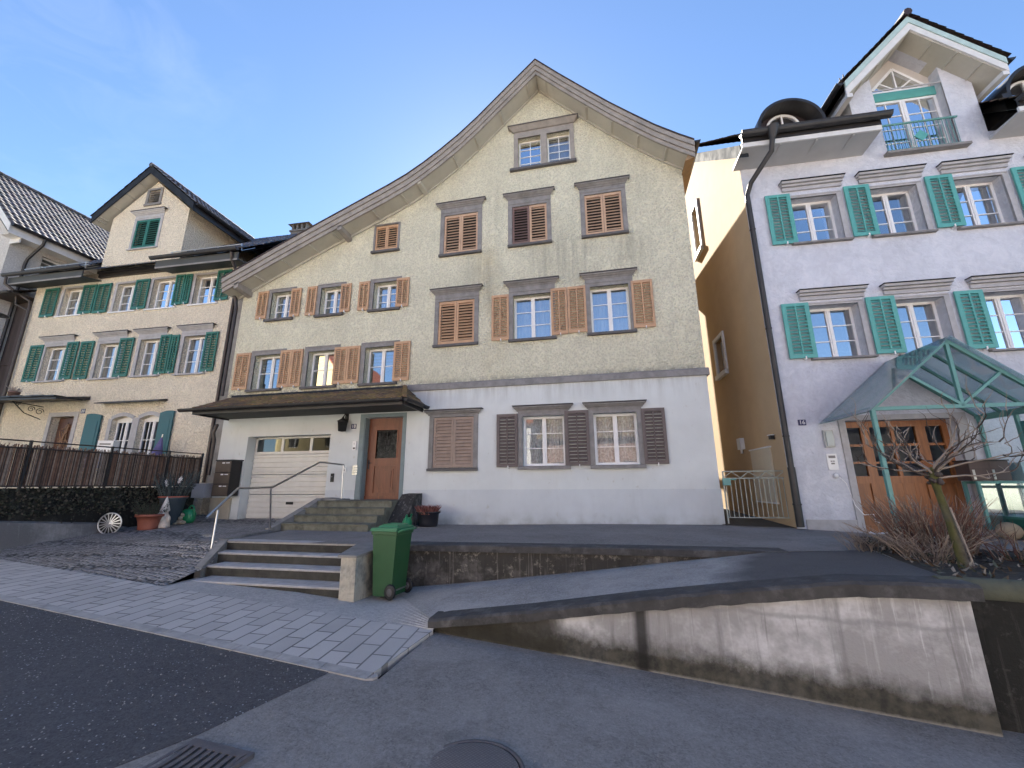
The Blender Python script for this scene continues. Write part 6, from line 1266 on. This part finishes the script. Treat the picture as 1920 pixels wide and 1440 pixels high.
mt = NT('patterned_iron'); v_ = mt.mapping((55, 55, 55), rot=(0, 0, .6)); vv = mt.voro(1.0, 'F1', v_, .1); mt.col(mt.mix(mt.ramp(vv, .3, .6), (.26, .235, .235), (.16, .145, .145))); mt.rough(.55); mt.set('Metallic', .1); mt.bump(vv, .7, .01)
m = MB(); m.lathe([(.001, .008), (.285, .008), (.29, .004), (.292, -.03)], (0, 0, 0), 48); m.build('cover', mt.mat, t); m = MB(); m.lathe([(.300, -.03), (.300, .006), (.325, .006), (.33, -.02)], (0, 0, 0), 48); m.build('rim', iron, t); m = MB(); m.lathe([(.001, .0092), (.022, .0092)], (.03, -.12, 0), 10, 1.6, .8); m.build('key_hole', M['black'], t)
m = MB(); m.lathe([(.285, .002), (.305, .002)], (0, 0, 0), 40); m.build('gap', M['black'], t)
# street lamp
t = empty('street_lamp', (-14.2, 5.6, -1.0), 0, 'dark disc shaped street lamp reaching in at the picture edge', 'street lamp')
m = MB(); m.tube([(0, 0, 0), (0, 0, 5.3)], [.06, .045], 10); m.tube([(0, 0, 5.0), (.5, 0.05, 4.98), (.98, .1, 4.88)], .022, 8); m.build('pole', M['dark_metal'], t)
m = MB(); m.lathe([(.001, .12), (.10, .12), (.2, .07), (.50, .02), (.52, 0), (.48, -.015), (.001, -.02)], (0, 0, 0), 36); o = m.build('lamp_head', plain('graphite_lamp_shade', (.03, .03, .034), .5, .1), t); o.location = (1.05, .1, 4.76); o.rotation_euler = (R(0), R(8), 0)
# things on the raised garden behind the reed fence
t = empty('letter_box', (-13.92, 9.3, -.03), R(20), 'white letter box on a post behind the reed fence', 'letter box'); m = MB(); m.box(-.20, .20, -.12, .12, .85, 1.32); m.build('casing', M['white'], t); m = MB(); m.tube([(0, 0, 0), (0, 0, .85)], .03, 8); m.build('post', M['steel'], t); m = MB(); m.box(-.14, .14, -.128, -.121, 1.2, 1.24); m.build('slot', M['stone'], t)
t = empty('folded_parasol', (-12.98, 9.85, -.03), 0, 'folded violet blue parasol leaning by the arched window', 'parasol'); m = MB(); m.lathe([(.03, .35), (.16, .5), (.20, .75), (.14, 1.05), (.06, 1.35), (.01, 1.5)], (0, 0, 0), 9, 1, .8); m.build('canopy', plain('violet_blue_cloth', (.11, .10, .24), .85, .25, 7), t); m = MB(); m.tube([(0, 0, 0), (0, 0, 1.56)], .018, 8); m.build('pole', M['steel'], t); t.rotation_euler = (0, R(9), 0)
t = empty('garden_chair', (-12.5, 8.0, -.03), R(35), 'blue white slatted garden chair seen through the reed fence', 'chair'); m = MB()
for k in range(5): m.box(-.24, .24, -.22 + k * .09, -.15 + k * .09, .42, .44)
for k in range(4): m.box(-.24, .24, .23, .25, .5 + k * .09, .57 + k * .09)
m.build('slats', plain('pale_blue_slats', (.30, .38, .60), .6), t)
for x in (-.23, .23):
    for y, h in ((-.22, .42), (.24, .9)): m = MB(); m.box(x - .015, x + .015, y - .015, y + .015, 0, h); m.build('leg', M['dark_metal'], t)

# ================================================================== the other side of the street
def far_house(x0, x1, y0, ze, zr, wm, rm, label, gable=False, win='white'):
    t = empty('opposite_house', ((x0 + x1) / 2, y0, 0), 0, label, 'house'); hw_ = (x1 - x0) / 2; D_ = 9
    hs = []; z = 0.2; 
    while z + 1.5 < ze:
        n = max(2, int((x1 - x0) / 2.2))
        for i in range(n): c = -hw_ + (i + .5) * 2 * hw_ / n; hs.append((c - .5, c + .5, z, z + 1.35))
        z += 2.7
    out = [(-hw_, -3.4), (hw_, -3.4), (hw_, ze)] + ([(0, zr)] if gable else []) + [(-hw_, ze)]
    m = MB(); m.facade(out, [rect(*h) for h in hs], 0, -.2)
    m.quad((-hw_, 0, -3.4), (-hw_, -D_, -3.4), (-hw_, -D_, ze), (-hw_, 0, ze)); m.quad((hw_, 0, -3.4), (hw_, -D_, -3.4), (hw_, -D_, ze), (hw_, 0, ze)); m.build('wall', wm, t)
    m = MB()
    if gable:
        for s in (-1, 1): m.hexa([(s * (hw_ + .4), .5, ze - .35), (0, .5, zr), (0, -D_, zr), (s * (hw_ + .4), -D_, ze - .35), (s * (hw_ + .4), .5, ze - .2), (0, .5, zr + .18), (0, -D_, zr + .18), (s * (hw_ + .4), -D_, ze - .2)])
    else:
        m.hexa([(-hw_ - .3, .5, ze - .3), (hw_ + .3, .5, ze - .3), (hw_ + .3, -D_ / 2, zr), (-hw_ - .3, -D_ / 2, zr), (-hw_ - .3, .5, ze - .15), (hw_ + .3, .5, ze - .15), (hw_ + .3, -D_ / 2, zr + .18), (-hw_ - .3, -D_ / 2, zr + .18)])
        m.hexa([(-hw_ - .3, -D_, ze - .3), (hw_ + .3, -D_, ze - .3), (hw_ + .3, -D_ / 2, zr), (-hw_ - .3, -D_ / 2, zr), (-hw_ - .3, -D_, ze - .15), (hw_ + .3, -D_, ze - .15), (hw_ + .3, -D_ / 2, zr + .18), (-hw_ - .3, -D_ / 2, zr + .18)])
    m.build('roof', rm, t)
    for h in hs:
        m = MB(); a, b, c, d = h; f = .06
        m.box(a, b, -.18, -.14, c, c + f); m.box(a, b, -.18, -.14, d - f, d); m.box(a, a + f, -.18, -.14, c + f, d - f); m.box(b - f, b, -.18, -.14, c + f, d - f); m.box((a + b) / 2 - .04, (a + b) / 2 + .04, -.18, -.14, c + f, d - f); w = m.build('window', M['white'], t)
        g = MB(); g.quad((a, -.16, c), (b, -.16, c), (b, -.16, d), (a, -.16, d)); g.build('pane', M['interior'], w)
far_house(-25.5, -19.0, -8, 7.4, 11.2, stucco('yellow_render', (.66, .55, .30), 30, .5), M['tile_red'], 'tall yellow gabled house mirrored in the panes across the street', True)
far_house(-17.6, -5.0, -9, 4.6, 8.2, stucco('white_render', (.80, .80, .78), 30, .5), M['tile_red'], 'long white house with a red roof across the street')
far_house(-4.2, 5.6, -9.5, 3.4, 5.6, stucco('brick_red_render', (.25, .16, .12), 30, .5), M['tile_moss'], 'low brick red building with a red tiled roof across the street')
far_house(7.0, 20.0, -10, 4.6, 8.0, stucco('pale_grey_render', (.80, .79, .77), 30, .5), M['tile_red'], 'pale grey house across the street near the bare tree')
strip('far_pavement', xs, lambda x: -12.0, lambda x: -3.4, .04, plain('pale_bounce_gravel', (.50, .49, .46), .95, .12, 3, .3, 60))  # unseen pavement, coloured pale to bounce sunlight onto the facades and soffits
t = empty('bare_tree', (12.0, -5.2, rz(12, -5.2)), 0, 'tall bare winter tree across the street mirrored in the lilac house windows', 'tree')
m = MB(); m.tube([(0, 0, 0), (.1, 0, 2), (0, .1, 4.5), (.1, 0, 7)], [.22, .18, .13, .05], 10); m.build('trunk', bark.mat, t)
random.seed(4); m = MB()
for k in range(34):
    z = random.uniform(2.6, 7.0); a = random.uniform(0, 6.28); twig((.05, .05, z), (math.cos(a), math.sin(a), .55), random.uniform(1.6, 3.0) * (1.15 - z / 12), .045, 2)
m.build('crown', [twd, twd], t, fix=False)

# ================================================================== light, sky, camera
SUN = Vector((-1, 3.7, 2.7)).normalized()
sd = bpy.data.lights.new('sun', 'SUN'); sd.energy = 5.0; sd.angle = R(.53); sd.color = (1.0, .93, .82); so = bpy.data.objects.new('sun', sd); COL.objects.link(so); so.rotation_euler = (-SUN).to_track_quat('-Z', 'Y').to_euler()
wd = bpy.data.worlds.new('World'); sc.world = wd; wd.use_nodes = True; nt = wd.node_tree; nt.nodes.clear()
sky = nt.nodes.new('ShaderNodeTexSky'); sky.sky_type = 'NISHITA'; sky.sun_disc = False; sky.sun_elevation = math.asin(SUN.z); sky.sun_rotation = math.atan2(SUN.x, SUN.y)
sky.altitude = 800; sky.air_density = .9; sky.dust_density = .15; sky.ozone_density = 2.2
bg = nt.nodes.new('ShaderNodeBackground'); bg.inputs[1].default_value = .053; wo = nt.nodes.new('ShaderNodeOutputWorld')
tc = nt.nodes.new('ShaderNodeTexCoord'); nz = nt.nodes.new('ShaderNodeTexNoise'); nz.inputs['Scale'].default_value = 5.0; nz.inputs['Detail'].default_value = 7; nz.inputs['Roughness'].default_value = .62; nz.inputs['Distortion'].default_value = .6
mp = nt.nodes.new('ShaderNodeMapping'); mp.inputs['Scale'].default_value = (1.0, 1.6, 2.6); nt.links.new(tc.outputs['Generated'], mp.inputs[0]); nt.links.new(mp.outputs[0], nz.inputs['Vector'])
def wmath(op, a, b):
    n = nt.nodes.new('ShaderNodeMath'); n.operation = op
    for i, v in enumerate((a, b)):
        if isinstance(v, (int, float)): n.inputs[i].default_value = v
        else: nt.links.new(v, n.inputs[i])
    return n.outputs[0]
def wrange(f, a, b, c, d):
    n = nt.nodes.new('ShaderNodeMapRange'); nt.links.new(f, n.inputs[0])
    for i, v in zip((1, 2, 3, 4), (a, b, c, d)): n.inputs[i].default_value = v
    return n.outputs[0]
acc = None
for d, w0, w1 in (((-.67, .33, .66), .975, .997), ((-.80, .31, .52), .985, .999)):
    n = nt.nodes.new('ShaderNodeVectorMath'); n.operation = 'DOT_PRODUCT'; nt.links.new(tc.outputs['Generated'], n.inputs[0]); n.inputs[1].default_value = Vector(d).normalized(); r_ = wrange(n.outputs['Value'], w0, w1, 0, 1); acc = r_ if acc is None else wmath('MAXIMUM', acc, r_)
cl = wmath('MULTIPLY', wmath('MULTIPLY', wrange(nz.outputs[0], .42, .72, 0, 1), acc), .035)
hs = nt.nodes.new('ShaderNodeHueSaturation'); hs.inputs['Saturation'].default_value = 1.06; hs.inputs['Value'].default_value = .92; nt.links.new(sky.outputs[0], hs.inputs['Color'])
mx = nt.nodes.new('ShaderNodeMix'); mx.data_type = 'RGBA'; nt.links.new(cl, mx.inputs[0]); nt.links.new(hs.outputs[0], mx.inputs[6]); mx.inputs[7].default_value = (9, 8.6, 9.4, 1)
nt.links.new(mx.outputs[2], bg.inputs[0]); nt.links.new(bg.outputs[0], wo.inputs[0])

cam = bpy.data.cameras.new('camera'); co_ = bpy.data.objects.new('camera', cam); COL.objects.link(co_); sc.camera = co_
cam.sensor_width = 36; cam.lens = 776 / 1920 * 36; cam.clip_end = 1000; cam.clip_start = .05
Pp, Rr, Yy = R(13.65), R(.33), R(-12.1)
fw = Vector((math.sin(Yy) * math.cos(Pp), math.cos(Yy) * math.cos(Pp), math.sin(Pp))); rt = Vector((math.cos(Yy), -math.sin(Yy), 0)); dn = fw.cross(rt)
r2 = rt * math.cos(Rr) + dn * math.sin(Rr); d2 = -rt * math.sin(Rr) + dn * math.cos(Rr)
co_.matrix_world = Matrix(((r2.x, -d2.x, -fw.x, 0), (r2.y, -d2.y, -fw.y, 0), (r2.z, -d2.z, -fw.z, 0), (0, 0, 0, 1)))
vs_ = sc.view_settings; sc.display_settings.display_device = 'sRGB'; vs_.view_transform = 'Standard'; vs_.look = 'None'; vs_.exposure = 2.58; vs_.gamma = 1; vs_.use_curve_mapping = False
sc.render.engine = 'CYCLES'; cy = sc.cycles; cy.max_bounces = 8; cy.diffuse_bounces = 4; cy.glossy_bounces = 4; cy.transparent_max_bounces = 12; cy.use_denoising = True; cy.caustics_reflective = False; cy.caustics_refractive = False; cy.sample_clamp_indirect = 6
